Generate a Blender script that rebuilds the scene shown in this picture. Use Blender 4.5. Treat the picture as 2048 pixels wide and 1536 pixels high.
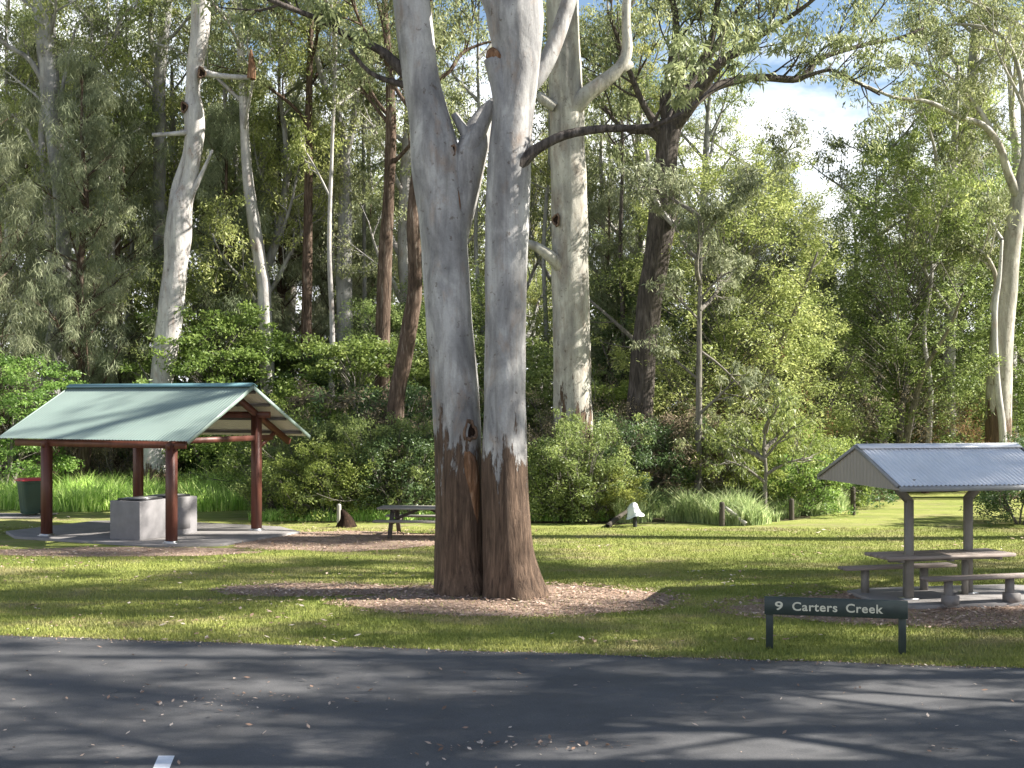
import bpy, bmesh, math, random
import numpy as np
from mathutils import Vector, Matrix, noise as mnoise

# ------------------------------------------------------------------ basics
for o in list(bpy.data.objects): bpy.data.objects.remove(o)
SC = bpy.context.scene
COL = SC.collection
F, YH, CH = 2600.0, 800.0, 3.3           # focal length in photo pixels, horizon row, eye height

def P(x, y, D):                           # a point of the place at distance D
    return np.array(((x-1024)/F*D, D, CH-(y-YH)/F*D))
def G(x, y):                              # the ground under a photo pixel
    D = F*CH/(y-YH)
    return np.array(((x-1024)/F*D, D, 0.0))
def GX(x, D): return np.array(((x-1024)/F*D, D, 0.0))

def tag(o, label=None, cat=None, group=None, kind=None):
    if label: o['label'] = label
    if cat: o['category'] = cat
    if group: o['group'] = group
    if kind: o['kind'] = kind
    return o
def empty(name, loc, rz=0, label=None, cat=None, group=None):
    o = bpy.data.objects.new(name, None); COL.objects.link(o)
    o.empty_display_size = .3
    o.location = tuple(float(v) for v in loc); o.rotation_euler = (0, 0, rz)
    return tag(o, label, cat, group)
def link(name, me, mat, parent=None):
    o = bpy.data.objects.new(name, me); COL.objects.link(o)
    if mat is not None:
        for m in (mat if isinstance(mat, (list, tuple)) else [mat]): me.materials.append(m)
    if parent is not None: o.parent = parent
    return o

# ------------------------------------------------------------------ mesh from numpy
def np_mesh(name, V, Q=None, T=None, smooth=False, lv=None):
    V = np.asarray(V, dtype=np.float32).reshape(-1, 3)
    Q = np.zeros((0, 4), np.int32) if Q is None else np.asarray(Q, np.int32).reshape(-1, 4)
    T = np.zeros((0, 3), np.int32) if T is None else np.asarray(T, np.int32).reshape(-1, 3)
    me = bpy.data.meshes.new(name)
    me.vertices.add(len(V)); me.vertices.foreach_set('co', V.ravel())
    nl = len(Q)*4+len(T)*3
    me.loops.add(nl); me.loops.foreach_set('vertex_index', np.concatenate([Q.ravel(), T.ravel()]))
    me.polygons.add(len(Q)+len(T))
    st = np.concatenate([np.arange(len(Q))*4, len(Q)*4+np.arange(len(T))*3]).astype(np.int32)
    me.polygons.foreach_set('loop_start', st)
    if smooth: me.polygons.foreach_set('use_smooth', np.ones(len(Q)+len(T), bool))
    me.update(calc_edges=True)
    if lv is not None:
        a = me.attributes.new('lv', 'FLOAT', 'FACE'); a.data.foreach_set('value', np.asarray(lv, np.float32))
    return me

class Acc:
    def __init__(s): s.V = []; s.Q = []; s.T = []; s.n = 0
    def add(s, V, Q=None, T=None):
        V = np.asarray(V, float).reshape(-1, 3)
        s.V.append(V)
        if Q is not None and len(Q): s.Q.append(np.asarray(Q, int).reshape(-1, 4)+s.n)
        if T is not None and len(T): s.T.append(np.asarray(T, int).reshape(-1, 3)+s.n)
        s.n += len(V)
    def mesh(s, name, smooth=False, off=None):
        V = np.concatenate(s.V)
        if off is not None: V = V-np.asarray(off)
        return np_mesh(name, V, np.concatenate(s.Q) if s.Q else None, np.concatenate(s.T) if s.T else None, smooth)
    def box(s, c, d, R=None, taper=1.0):
        c = np.asarray(c, float); d = np.asarray(d, float)/2
        v = np.array([(x, y, z) for z in (-1, 1) for y in (-1, 1) for x in (-1, 1)], float)
        v[4:, :2] *= taper
        v = v*d
        if R is not None: v = v@np.asarray(R).T
        s.add(v+c, [(0, 2, 3, 1), (4, 5, 7, 6), (0, 1, 5, 4), (2, 6, 7, 3), (0, 4, 6, 2), (1, 3, 7, 5)])
    def bar(s, a, b, w, h, up=(0, 0, 1)):
        a = np.asarray(a, float); b = np.asarray(b, float)
        t = b-a; L = np.linalg.norm(t); t /= L
        u = np.cross(up, t); u /= np.linalg.norm(u); n = np.cross(t, u)
        s.box((a+b)/2, (w, h, L), np.stack([u, n, t], 1))

def smoothpath(pts, step):
    pts = np.asarray(pts, float)
    if len(pts) < 3:
        n = max(2, int(np.linalg.norm(pts[-1, :3]-pts[0, :3])/step)+1)
        return pts[0]+(pts[-1]-pts[0])*np.linspace(0, 1, n)[:, None]
    p = np.vstack([2*pts[0]-pts[1], pts, 2*pts[-1]-pts[-2]])
    out = []
    for i in range(1, len(p)-2):
        n = max(2, int(np.linalg.norm(p[i+1, :3]-p[i, :3])/step)+1)
        t = np.linspace(0, 1, n, endpoint=False)[:, None]
        a, b, c, d = p[i-1], p[i], p[i+1], p[i+2]
        out.append(.5*((2*b)+(-a+c)*t+(2*a-5*b+4*c-d)*t*t+(-a+3*b-3*c+d)*t**3))
    out.append(p[-2][None])
    return np.vstack(out)

def tube(acc, pts, radii, n=8, step=None, rough=0.0, seed=0, flare=0.0, cap=True):
    pts = np.asarray(pts, float); radii = np.asarray(radii, float)
    pr = np.hstack([pts, radii[:, None]])
    if step: pr = smoothpath(pr, step)
    C = pr[:, :3]; R = np.maximum(pr[:, 3], .002)
    m = len(C)
    T = np.gradient(C, axis=0); T /= np.linalg.norm(T, axis=1)[:, None]+1e-9
    ref = np.array((0, 1., 0)) if abs(T[0, 1]) < .8 else np.array((1., 0, 0))
    U = np.cross(T, ref); U /= np.linalg.norm(U, axis=1)[:, None]+1e-9
    W = np.cross(T, U)
    ang = np.arange(n)/n*2*math.pi
    rr = np.repeat(R[:, None], n, 1)
    if flare:
        k = np.exp(-(C[:, 2]-C[0, 2])/0.55)[:, None]
        rr = rr*(1+flare*k*(.5+.5*np.cos(ang*5+seed))[None, :])
    V = C[:, None, :]+rr[..., None]*(np.cos(ang)[None, :, None]*U[:, None, :]+np.sin(ang)[None, :, None]*W[:, None, :])
    if rough:
        D = np.empty((m, n))
        for i in range(m):
            for j in range(n):
                v = V[i, j]
                D[i, j] = mnoise.noise(Vector((v[0]*2.2+seed, v[1]*2.2, v[2]*.8)))*.7+mnoise.noise(Vector((v[0]*7+seed, v[1]*7, v[2]*2)))*.3
        V = V+(V-C[:, None, :])*(D*rough)[..., None]
    i = np.arange(m-1)[:, None]*n; j = np.arange(n)[None, :]; k = (j+1) % n
    Q = np.stack([i+j, i+k, i+n+k, i+n+j], -1).reshape(-1, 4)
    V = V.reshape(-1, 3)
    if cap:
        V = np.vstack([V, C[-1]+T[-1]*R[-1]*.3]); e = len(V)-1; b = (m-1)*n
        Tt = [(b+a, b+(a+1) % n, e) for a in range(n)]
        acc.add(V, Q, Tt)
    else: acc.add(V, Q)
    return pr

# ------------------------------------------------------------------ leaves
def leaf_mesh(name, C, R, per, L, W, rng, droop=.6, flat=.75, shell=.5, off=None, jit=.35, curl=.12):
    """many small leaves gathered in clumps round the centres C (radius R)"""
    C = np.asarray(C, float); N = len(C)
    R = np.broadcast_to(np.asarray(R, float), (N,))
    n = N*per
    c = np.repeat(C, per, 0); r = np.repeat(R, per)
    d = rng.normal(size=(n, 3)); d /= np.linalg.norm(d, axis=1)[:, None]
    rad = rng.random(n)**shell
    pos = c+d*(rad*r)[:, None]*np.array((1, 1, flat))
    dr = rng.normal(size=(n, 3)); dr[:, 2] = dr[:, 2]*.6-droop*2
    dr /= np.linalg.norm(dr, axis=1)[:, None]
    s = rng.normal(size=(n, 3)); s -= (s*dr).sum(1)[:, None]*dr; s /= np.linalg.norm(s, axis=1)[:, None]+1e-9
    nn = np.cross(dr, s)
    l = L*(1+jit*(rng.random(n)-.5)*2); w = W*(1+jit*(rng.random(n)-.5)*2)
    a = pos; b = pos+dr*(l*.45)[:, None]+s*(w*.5)[:, None]+nn*(l*curl)[:, None]
    e = pos+dr*l[:, None]; f = pos+dr*(l*.45)[:, None]-s*(w*.5)[:, None]+nn*(l*curl)[:, None]
    V = np.stack([a, b, e, f], 1).reshape(-1, 3)
    if off is not None: V = V-np.asarray(off)
    clump = np.repeat(rng.random(N), per)
    return np_mesh(name, V, np.arange(n*4).reshape(-1, 4), lv=np.clip(.55*rng.random(n)+.45*clump, 0, 1))

# ------------------------------------------------------------------ materials
def mat(name):
    m = bpy.data.materials.new(name); m.use_nodes = True
    nt = m.node_tree; nt.nodes.clear()
    out = nt.nodes.new('ShaderNodeOutputMaterial')
    return m, nt, out
def N_(nt, typ, **kw):
    n = nt.nodes.new(typ)
    for k, v in kw.items():
        if k in n.inputs: n.inputs[k].default_value = v
        else: setattr(n, k, v)
    return n
def ramp(nt, stops, fac=None, interp='LINEAR'):
    r = nt.nodes.new('ShaderNodeValToRGB'); cr = r.color_ramp; cr.interpolation = interp
    while len(cr.elements) < len(stops): cr.elements.new(.5)
    for e, (p, c) in zip(cr.elements, stops):
        e.position = p; e.color = tuple(c)+(1,) if len(c) == 3 else c
    if fac is not None: nt.links.new(fac, r.inputs['Fac'])
    return r
def g3(v): return (v, v, v)
def coord(nt, kind='Object', scale=(1, 1, 1)):
    if kind == 'Position':
        g = nt.nodes.new('ShaderNodeNewGeometry'); s = g.outputs['Position']
    else:
        t = nt.nodes.new('ShaderNodeTexCoord'); s = t.outputs[kind]
    mp = nt.nodes.new('ShaderNodeMapping'); mp.inputs['Scale'].default_value = scale
    nt.links.new(s, mp.inputs['Vector']); return mp.outputs['Vector']
def noise(nt, vec, scale, detail=4, rough=.6, dist=0):
    n = nt.nodes.new('ShaderNodeTexNoise')
    n.inputs['Scale'].default_value = scale; n.inputs['Detail'].default_value = detail
    n.inputs['Roughness'].default_value = rough; n.inputs['Distortion'].default_value = dist
    nt.links.new(vec, n.inputs['Vector']); return n.outputs['Fac']
def mix(nt, fac, a, b, bt='MIX'):
    m = nt.nodes.new('ShaderNodeMix'); m.data_type = 'RGBA'; m.blend_type = bt
    for i, v in ((0, fac), (6, a), (7, b)):
        if hasattr(v, 'is_linked') or hasattr(v, 'links'): nt.links.new(v, m.inputs[i])
        else: m.inputs[i].default_value = v if i == 0 else (tuple(v)+(1,))
    return m.outputs[2]
def mth(nt, op, a, b=0.0, c=0.0):
    m = nt.nodes.new('ShaderNodeMath'); m.operation = op
    for i, v in enumerate((a, b, c)):
        if hasattr(v, 'links'): nt.links.new(v, m.inputs[i])
        else: m.inputs[i].default_value = v
    return m.outputs[0]
def bsdf(nt, out, col, rough=.8, spec=.3, bump=None, bs=.3, bd=.02, metal=0.0):
    b = nt.nodes.new('ShaderNodeBsdfPrincipled')
    if hasattr(col, 'links'): nt.links.new(col, b.inputs['Base Color'])
    else: b.inputs['Base Color'].default_value = tuple(col)+(1,)
    if hasattr(rough, 'links'): nt.links.new(rough, b.inputs['Roughness'])
    else: b.inputs['Roughness'].default_value = rough
    b.inputs['Specular IOR Level'].default_value = spec; b.inputs['Metallic'].default_value = metal
    if bump is not None:
        bp = nt.nodes.new('ShaderNodeBump'); bp.inputs['Strength'].default_value = bs; bp.inputs['Distance'].default_value = bd
        nt.links.new(bump, bp.inputs['Height']); nt.links.new(bp.outputs[0], b.inputs['Normal'])
    nt.links.new(b.outputs[0], out.inputs['Surface']); return b

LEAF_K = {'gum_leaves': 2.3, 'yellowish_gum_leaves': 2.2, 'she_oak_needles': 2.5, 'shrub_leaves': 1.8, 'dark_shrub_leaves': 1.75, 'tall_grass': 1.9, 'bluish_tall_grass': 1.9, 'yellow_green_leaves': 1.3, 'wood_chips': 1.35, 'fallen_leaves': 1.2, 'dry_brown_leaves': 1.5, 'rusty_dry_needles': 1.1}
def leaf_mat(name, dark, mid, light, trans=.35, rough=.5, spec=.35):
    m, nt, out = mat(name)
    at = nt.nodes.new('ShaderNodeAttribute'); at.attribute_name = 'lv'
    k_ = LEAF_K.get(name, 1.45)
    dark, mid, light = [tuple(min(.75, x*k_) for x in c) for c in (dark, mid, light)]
    r = ramp(nt, [(0, dark), (.5, mid), (1, light)], at.outputs['Fac'])
    oi = nt.nodes.new('ShaderNodeObjectInfo')
    hs = nt.nodes.new('ShaderNodeHueSaturation')
    nt.links.new(r.outputs[0], hs.inputs['Color'])
    nt.links.new(mth(nt, 'MULTIPLY_ADD', oi.outputs['Random'], .03, .485), hs.inputs['Hue'])
    nt.links.new(mth(nt, 'MULTIPLY_ADD', oi.outputs['Random'], .35, .83), hs.inputs['Value'])
    b = bsdf(nt, out, hs.outputs[0], rough, spec)
    tr = nt.nodes.new('ShaderNodeBsdfTranslucent')
    br = nt.nodes.new('ShaderNodeHueSaturation'); br.inputs['Value'].default_value = 1.5; br.inputs['Saturation'].default_value = 1.0
    nt.links.new(hs.outputs[0], br.inputs['Color']); nt.links.new(br.outputs[0], tr.inputs['Color'])
    ms = nt.nodes.new('ShaderNodeMixShader'); ms.inputs[0].default_value = trans
    nt.links.new(b.outputs[0], ms.inputs[1]); nt.links.new(tr.outputs[0], ms.inputs[2])
    nt.links.new(ms.outputs[0], out.inputs['Surface'])
    return m

def gum_bark(name, pale=(.50, .49, .46), grey=(.27, .27, .27), warm=(.30, .20, .13), skirt=0.0, amp=.8, spots=.5, rough_col=((.055, .036, .024), (.20, .135, .09))):
    m, nt, out = mat(name)
    v = coord(nt, 'Object', (1, 1, .42)); v1 = coord(nt, 'Object', (1, 1, 1)); vf = coord(nt, 'Object', (1, 1, .09))
    big = noise(nt, v, 2.2, 5, .6, .6)
    c = ramp(nt, [(.32, grey), (.5, tuple(.5*(a+b) for a, b in zip(grey, pale))), (.62, pale)], big).outputs[0]
    warmf = ramp(nt, [(.60-.06*spots, g3(0)), (.70, g3(1))], noise(nt, v, 3.1, 6, .65, .3)).outputs[0]
    c = mix(nt, mth(nt, 'MULTIPLY', warmf, .55), c, warm)
    sp = ramp(nt, [(.66-.03*spots, g3(0)), (.70, g3(1))], noise(nt, v1, 9, 3, .6)).outputs[0]
    c = mix(nt, mth(nt, 'MULTIPLY', sp, .6), c, (.10, .07, .05))
    stk = ramp(nt, [(.36, (.50, .47, .45)), (.56, g3(1.0))], noise(nt, coord(nt, 'Object', (1, 1, .10)), 5.5, 6, .7, .5)).outputs[0]
    c = mix(nt, .55, c, stk, 'MULTIPLY')
    fine = noise(nt, v1, 30, 4, .7)
    c = mix(nt, .35, c, ramp(nt, [(.3, g3(.55)), (.7, g3(1.0))], fine).outputs[0], 'MULTIPLY')
    bump = noise(nt, v, 7, 5, .6)
    if skirt:
        sx = nt.nodes.new('ShaderNodeSeparateXYZ'); nt.links.new(v1, sx.inputs[0])
        edge = noise(nt, coord(nt, 'Object', (1, 1, .22)), 4.5, 6, .7)
        hgt = mth(nt, 'MULTIPLY_ADD', mth(nt, 'SUBTRACT', edge, .5), amp*4, skirt)
        k = mth(nt, 'SMOOTHSTEP', 0, 0) if False else mth(nt, 'MULTIPLY', mth(nt, 'SUBTRACT', hgt, sx.outputs[2]), 5.0)
        k = mth(nt, 'MINIMUM', mth(nt, 'MAXIMUM', k, 0), 1)
        fib = noise(nt, vf, 16, 6, .7, .4)
        rc = ramp(nt, [(.30, rough_col[0]), (.52, tuple(.5*(a+b) for a, b in zip(*rough_col))), (.70, rough_col[1])], fib).outputs[0]
        c = mix(nt, k, c, rc)
        bump = mth(nt, 'MULTIPLY_ADD', mth(nt, 'MULTIPLY', fib, k), 3.5, bump)
    bsdf(nt, out, c, .8, .2, bump, .7, .03)
    return m

def rough_bark(name, a=(.045, .032, .026), b=(.17, .12, .09), hi=(.30, .26, .23)):
    m, nt, out = mat(name)
    v = coord(nt, 'Object', (1, 1, .14)); fib = noise(nt, v, 14, 6, .7, .4)
    big = noise(nt, coord(nt, 'Object', (1, 1, .4)), 1.6, 4)
    c = ramp(nt, [(.32, a), (.55, b), (.75, hi)], fib).outputs[0]
    c = mix(nt, .6, c, ramp(nt, [(.35, g3(.55)), (.65, g3(1.1))], big).outputs[0], 'MULTIPLY')
    bsdf(nt, out, c, .9, .1, fib, .8, .04)
    return m

M = {}
M['gum_big'] = gum_bark('gum_bark_skirted', (.49, .475, .45), (.185, .18, .18), (.33, .23, .16), skirt=2.55, amp=1.15, spots=.9, rough_col=((.032, .021, .015), (.21, .14, .095)))
M['gum_mid'] = gum_bark('gum_bark_streaked', (.55, .52, .44), (.28, .265, .235), (.20, .13, .085), skirt=2.9, amp=1.7, spots=1.5)
M['gum_white'] = gum_bark('gum_bark_white', (.60, .57, .53), (.36, .34, .33), (.34, .22, .15), skirt=1.0, amp=.6, spots=.8)
M['gum_far'] = gum_bark('gum_bark_far', (.42, .41, .38), (.20, .195, .19), (.22, .16, .11), skirt=2.5, amp=1.5, spots=.9)
M['ironbark'] = rough_bark('ironbark', (.03, .027, .025), (.115, .097, .083), (.24, .215, .195))
M['brownbark'] = rough_bark('stringy_brown_bark', (.036, .026, .02), (.13, .09, .066), (.31, .27, .22))
M['twig'] = rough_bark('grey_twig_bark', (.09, .08, .07), (.22, .20, .17), (.40, .37, .33))
M['scar'] = rough_bark('orange_scar_wood', (.07, .038, .022), (.25, .135, .075), (.40, .29, .20))
M['knotring'] = rough_bark('weathered_callus', (.05, .035, .025), (.20, .13, .09), (.33, .27, .22))
M['knotdark'] = rough_bark('charred_hollow', (.008, .006, .005), (.03, .018, .012), (.07, .04, .025))
M['euc'] = leaf_mat('gum_leaves', (.050, .060, .028), (.100, .115, .050), (.19, .195, .10), .35, .5, .4)
M['euc_yel'] = leaf_mat('yellowish_gum_leaves', (.070, .085, .028), (.14, .16, .05), (.25, .25, .10), .4, .5, .4)
M['cas'] = leaf_mat('she_oak_needles', (.050, .060, .034), (.095, .105, .06), (.165, .17, .105), .25, .6, .2)
M['lush'] = leaf_mat('lush_leaves', (.045, .075, .018), (.105, .16, .035), (.22, .28, .08), .4, .5, .35)
M['shrub'] = leaf_mat('shrub_leaves', (.045, .06, .02), (.105, .135, .04), (.22, .25, .085), .35, .5, .35)
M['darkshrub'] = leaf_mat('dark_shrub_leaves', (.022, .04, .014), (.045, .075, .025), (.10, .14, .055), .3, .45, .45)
M['yelshrub'] = leaf_mat('yellow_green_leaves', (.07, .10, .02), (.17, .21, .05), (.33, .36, .10), .4, .5, .3)
M['dead'] = leaf_mat('dry_brown_leaves', (.065, .055, .035), (.15, .125, .08), (.29, .24, .16), .2, .8, .1)
M['rust'] = leaf_mat('rusty_dry_needles', (.12, .065, .035), (.26, .14, .075), (.38, .24, .15), .2, .8, .1)
M['grassblade'] = leaf_mat('tall_grass', (.08, .13, .03), (.19, .27, .06), (.36, .40, .16), .45, .5, .3)
M['bluegrass'] = leaf_mat('bluish_tall_grass', (.08, .11, .045), (.17, .21, .09), (.32, .34, .18), .4, .5, .3)

def ground_col(nt):
    v = coord(nt, 'Position', (1, 1, 1))
    vs = coord(nt, 'Position', (.45, 1.0, 1))
    a = noise(nt, vs, .55, 6, .65, .5)
    b = noise(nt, v, 3.2, 5, .7)
    c = ramp(nt, [(.30, (.125, .165, .04)), (.48, (.215, .25, .065)), (.62, (.31, .325, .10)), (.78, (.40, .36, .17))], mth(nt, 'MULTIPLY_ADD', b, .35, mth(nt, 'MULTIPLY', a, .72))).outputs[0]
    d = ramp(nt, [(.50, g3(0)), (.63, g3(1))], noise(nt, vs, .8, 6, .75, .3)).outputs[0]
    return mix(nt, mth(nt, 'MULTIPLY', d, .65), c, (.33, .27, .165)), v

m, nt, out = mat('lawn'); c, v = ground_col(nt)
c = mix(nt, .5, c, ramp(nt, [(.3, g3(.55)), (.7, g3(1.2))], noise(nt, v, 45, 3, .8)).outputs[0], 'MULTIPLY')
bsdf(nt, out, c, .95, .05, noise(nt, v, 35, 4, .8), .8, .04); M['lawn'] = m
m, nt, out = mat('lawn_blades'); c, v = ground_col(nt)
at = nt.nodes.new('ShaderNodeAttribute'); at.attribute_name = 'lv'
c = mix(nt, 1.0, c, ramp(nt, [(0, (.6, .62, .5)), (1, (1.35, 1.3, 1.2))], at.outputs['Fac']).outputs[0], 'MULTIPLY')
bsdf(nt, out, c, .7, .15); M['blade'] = m

m, nt, out = mat('forest_floor'); v = coord(nt, 'Position')
bsdf(nt, out, ramp(nt, [(.3, (.05, .045, .025)), (.55, (.10, .085, .05)), (.7, (.10, .13, .04))], noise(nt, v, 1.2, 7, .7)).outputs[0], .95, .05, noise(nt, v, 12, 5, .7), .8, .06); M['floor'] = m

m, nt, out = mat('asphalt'); v = coord(nt, 'Position')
c = ramp(nt, [(.3, g3(.068)), (.7, g3(.108))], noise(nt, v, .8, 6, .65)).outputs[0]
c = mix(nt, .55, c, ramp(nt, [(.35, (.55, .55, .57)), (.5, (.95, .95, .97)), (.72, (1.7, 1.68, 1.65))], noise(nt, v, 60, 4, .85)).outputs[0], 'MULTIPLY')
st = ramp(nt, [(.60, g3(0)), (.75, g3(1))], noise(nt, coord(nt, 'Position', (.5, 1, 1)), 1.1, 6, .8)).outputs[0]
c = mix(nt, mth(nt, 'MULTIPLY', st, .35), c, (.17, .145, .12))
c = mix(nt, 1.0, c, (1.0, .985, .985), 'MULTIPLY')
bsdf(nt, out, c, .82, .35, noise(nt, v, 110, 3, .8), .5, .012); M['asphalt'] = m

m, nt, out = mat('mulch'); v = coord(nt, 'Position')
c = ramp(nt, [(.3, (.17, .115, .085)), (.5, (.36, .26, .195)), (.72, (.52, .41, .33))], noise(nt, v, 22, 4, .8)).outputs[0]
bsdf(nt, out, c, .95, .05, noise(nt, v, 25, 4, .8), 1, .05); M['mulch'] = m
M['chip'] = leaf_mat('wood_chips', (.12, .075, .05), (.27, .18, .13), (.46, .35, .28), .0, .9, .1)
M['litter'] = leaf_mat('fallen_leaves', (.14, .09, .055), (.30, .21, .14), (.60, .52, .42), .1, .7, .2)

def plain(name, col, rough=.7, spec=.3, var=.25, sc=6, bs=.25, metal=0, stretch=(1, 1, 1), bd=.008):
    m, nt, out = mat(name); v = coord(nt, 'Object', stretch)
    n = noise(nt, v, sc, 5, .65)
    c = ramp(nt, [(.3, tuple(x*(1-var) for x in col)), (.7, tuple(min(1, x*(1+var)) for x in col))], n).outputs[0]
    bsdf(nt, out, c, rough, spec, noise(nt, v, sc*6, 3, .7), bs, bd, metal); M[name] = m; return m
plain('concrete', (.22, .205, .195), .85, .2, .18, 2.5)
plain('block_concrete', (.21, .20, .20), .85, .2, .14, 3)
plain('red_timber', (.105, .036, .024), .5, .4, .35, 4, .4, stretch=(1, 1, .12))
plain('roof_green', (.225, .285, .25), .42, .5, .07, 1.2, .05)
plain('roof_lining', (.52, .49, .45), .7, .2, .06, 2, .05)
plain('purlin_steel', (.10, .09, .085), .5, .4, .1)
plain('gable_cladding', (.30, .275, .235), .6, .3, .06, 2, .05)
plain('zinc_roof', (.74, .74, .76), .4, .5, .08, 1.5, .05, metal=.15)
plain('grey_steel_paint', (.20, .185, .165), .6, .3, .12)
plain('gutter_grey', (.26, .26, .26), .5, .4, .1)
plain('aged_timber', (.24, .20, .175), .8, .2, .35, 3, .5, stretch=(.15, 1, 1))
plain('dark_timber', (.085, .072, .062), .8, .2, .35, 3, .5, stretch=(.15, 1, 1))
plain('grey_timber', (.24, .22, .19), .85, .15, .35, 3, .5, stretch=(.2, 1, 1))
plain('bin_green', (.018, .045, .033), .45, .5, .2, 3, .1)
plain('bin_red', (.42, .035, .045), .45, .5, .15, 3, .1)
plain('rubber', (.02, .02, .02), .8, .2)
plain('sign_green', (.032, .045, .040), .5, .4, .2, 4, .15)
plain('letter_cream', (.58, .56, .44), .6, .3, .08)
plain('black_plate', (.02, .02, .022), .35, .5, .2)
plain('steel', (.45, .45, .45), .35, .5, .1, metal=.8)
plain('post_wood', (.075, .065, .052), .9, .1, .35, 5, .5, stretch=(1, 1, .15))
plain('post_pale', (.38, .36, .31), .9, .1, .3, 5, .5, stretch=(1, 1, .15))
plain('white_paint', (.72, .73, .75), .6, .3, .12, 12, .3)
plain('bag_white', (.62, .66, .60), .5, .4, .12, 5, .2)
plain('hose_dark', (.03, .03, .028), .6, .3)

# ------------------------------------------------------------------ trees
class Tree:
    def __init__(s, seed):
        s.rng = np.random.default_rng(seed); s.wood = Acc(); s.tips = []; s.rad = []
    def limb(s, P_, R_, n=7, step=.5, rough=0, flare=0, cap=True):
        return tube(s.wood, P_, R_, n, step, rough, float(s.rng.random()*9), flare, cap)
    def clump(s, p, r): s.tips.append(p); s.rad.append(r)
    def sprout(s, pr, n, L, t0=.25, t1=1.0, up=.25, lev=1, cr=.45, r0=None, ang=.9, keep=None, every=1, bend=.3):
        """side branches off the limb pr (rows x y z radius)"""
        rng = s.rng
        for i in range(n):
            t = t0+(t1-t0)*(i+rng.random())/n
            f = t*(len(pr)-1); a = int(min(f, len(pr)-2)); b = pr[a]+(pr[a+1]-pr[a])*(f-a)
            tg = pr[a+1, :3]-pr[a, :3]; tg /= np.linalg.norm(tg)+1e-9
            q = rng.normal(size=3); q -= q.dot(tg)*tg; q /= np.linalg.norm(q)
            d = tg*math.cos(ang)+q*math.sin(ang); d[2] += up; d /= np.linalg.norm(d)
            l = L*(.6+.7*rng.random())
            pts = [b[:3]]; dd = d.copy()
            for k in range(4):
                dd = dd+rng.normal(size=3)*bend*.5+np.array((0, 0, up*.25)); dd /= np.linalg.norm(dd)
                pts.append(pts[-1]+dd*l/4)
            rb = min(b[3]*.7, .008+.017*l)
            sub = s.limb(pts, np.linspace(rb, rb*.3, 5), 5 if lev > 1 else 4, l/4.0, cap=False)
            if keep is not None and not keep(pts[-1]): continue
            if lev > 1:
                s.sprout(sub, max(3, int(2.5+l*1.3)), l*.5, .25, 1.0, up*.8, lev-1, cr, ang=.8, keep=keep, bend=bend)
            else:
                s.clump(pts[-1], cr*(.7+.6*rng.random())); 
                if rng.random() < .65: s.clump(pts[2]+rng.normal(size=3)*cr*.3, cr*(.5+.5*rng.random()))

def finish(t, root, wood, leaf, per, L, W, off=(0, 0, 0), droop=.6, flat=.75, names=('trunk', 'crown'), shell=.5, curl=.12, smooth=True):
    o1 = link(names[0], t.wood.mesh(names[0], smooth, off), wood, root)
    if t.tips:
        link(names[1], leaf_mesh(names[1], t.tips, t.rad, per, L, W, t.rng, droop, flat, shell, off, curl=curl), leaf, root)
    return root

TPL = {}
def template(kind, fn):
    root = empty(kind, (0, 0, -500)); fn(root); TPL.setdefault(kind, []).append([root, False])
USED = []
def place(kind, idx, loc, rz, sc, label, cat, group, name=None, leaf=None, wood=None, sz=None):
    lst = TPL[kind]; ent = lst[idx % len(lst)]
    src = ent[0]
    o = src.copy(); COL.objects.link(o)
    if name: o.name = name
    for ch in src.children:
        c = ch.copy(); COL.objects.link(c); c.parent = o
        if ch.name.startswith(('crown', 'foliage')) and leaf is not None:
            c.material_slots[0].link = 'OBJECT'; c.material_slots[0].material = M[leaf]
        if ch.name.startswith(('trunk', 'stem')) and wood is not None:
            c.material_slots[0].link = 'OBJECT'; c.material_slots[0].material = M[wood]
    o.location = (float(loc[0]), float(loc[1]), 0); o.rotation_euler = (0, 0, rz)
    o.scale = (sc, sc, sc if sz is None else sz)
    tag(o, label, cat, group)
    return o

def mk_euc(seed, H, fork, spread, nl, dens, lean=0.0, ns=6, cr=.5):
    def fn(root):
        t = Tree(seed); r = t.rng
        ln = r.random()*6.28; pts = []
        for k in range(7):
            z = H*.86*k/6
            pts.append((math.cos(ln)*lean*z+(r.random()-.5)*.5*(k > 0), math.sin(ln)*lean*z+(r.random()-.5)*.5*(k > 0), z))
        tr = t.limb(pts, np.array([.30, .25, .225, .20, .16, .12, .05])*H/18, 10, .6, .12, .25)
        for i in range(nl):
            f = fork+(1-fork)*(i+r.random()*.6)/nl
            k = int(f*(len(tr)-1)); b = tr[min(k, len(tr)-1)]
            az = i*2.4+r.random()*.9; el = .45+.7*f*r.random()
            l = spread*(1.15-.55*f)*(.8+.4*r.random())
            d = np.array((math.cos(az)*math.cos(el), math.sin(az)*math.cos(el), math.sin(el)))
            p = [b[:3]]
            for q in range(5):
                d = d+r.normal(size=3)*.14+np.array((0, 0, .10)); d /= np.linalg.norm(d); p.append(p[-1]+d*l/5)
            lr = t.limb(p, np.linspace(b[3]*.55, .02, 6), 6, .5)
            t.sprout(lr, ns, l*.42, .3, 1, .2, 2, cr)
        finish(t, root, M['gum_far'], M['euc'], dens, .17, .045, droop=.55)
    return fn
template('gum_tree', mk_euc(11, 19, .42, 5.0, 11, 46))
template('gum_tree', mk_euc(12, 22, .50, 5.2, 11, 48, .04))
template('gum_tree', mk_euc(13, 17, .35, 4.6, 11, 46, .06))
template('gum_tree', mk_euc(14, 23, .38, 5.6, 13, 44, .02))
template('gum_tree', mk_euc(15, 19, .40, 5.4, 6, 90, 0, 3, .62))
template('gum_tree', mk_euc(16, 22, .42, 5.6, 7, 85, .05, 3, .62))

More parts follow.
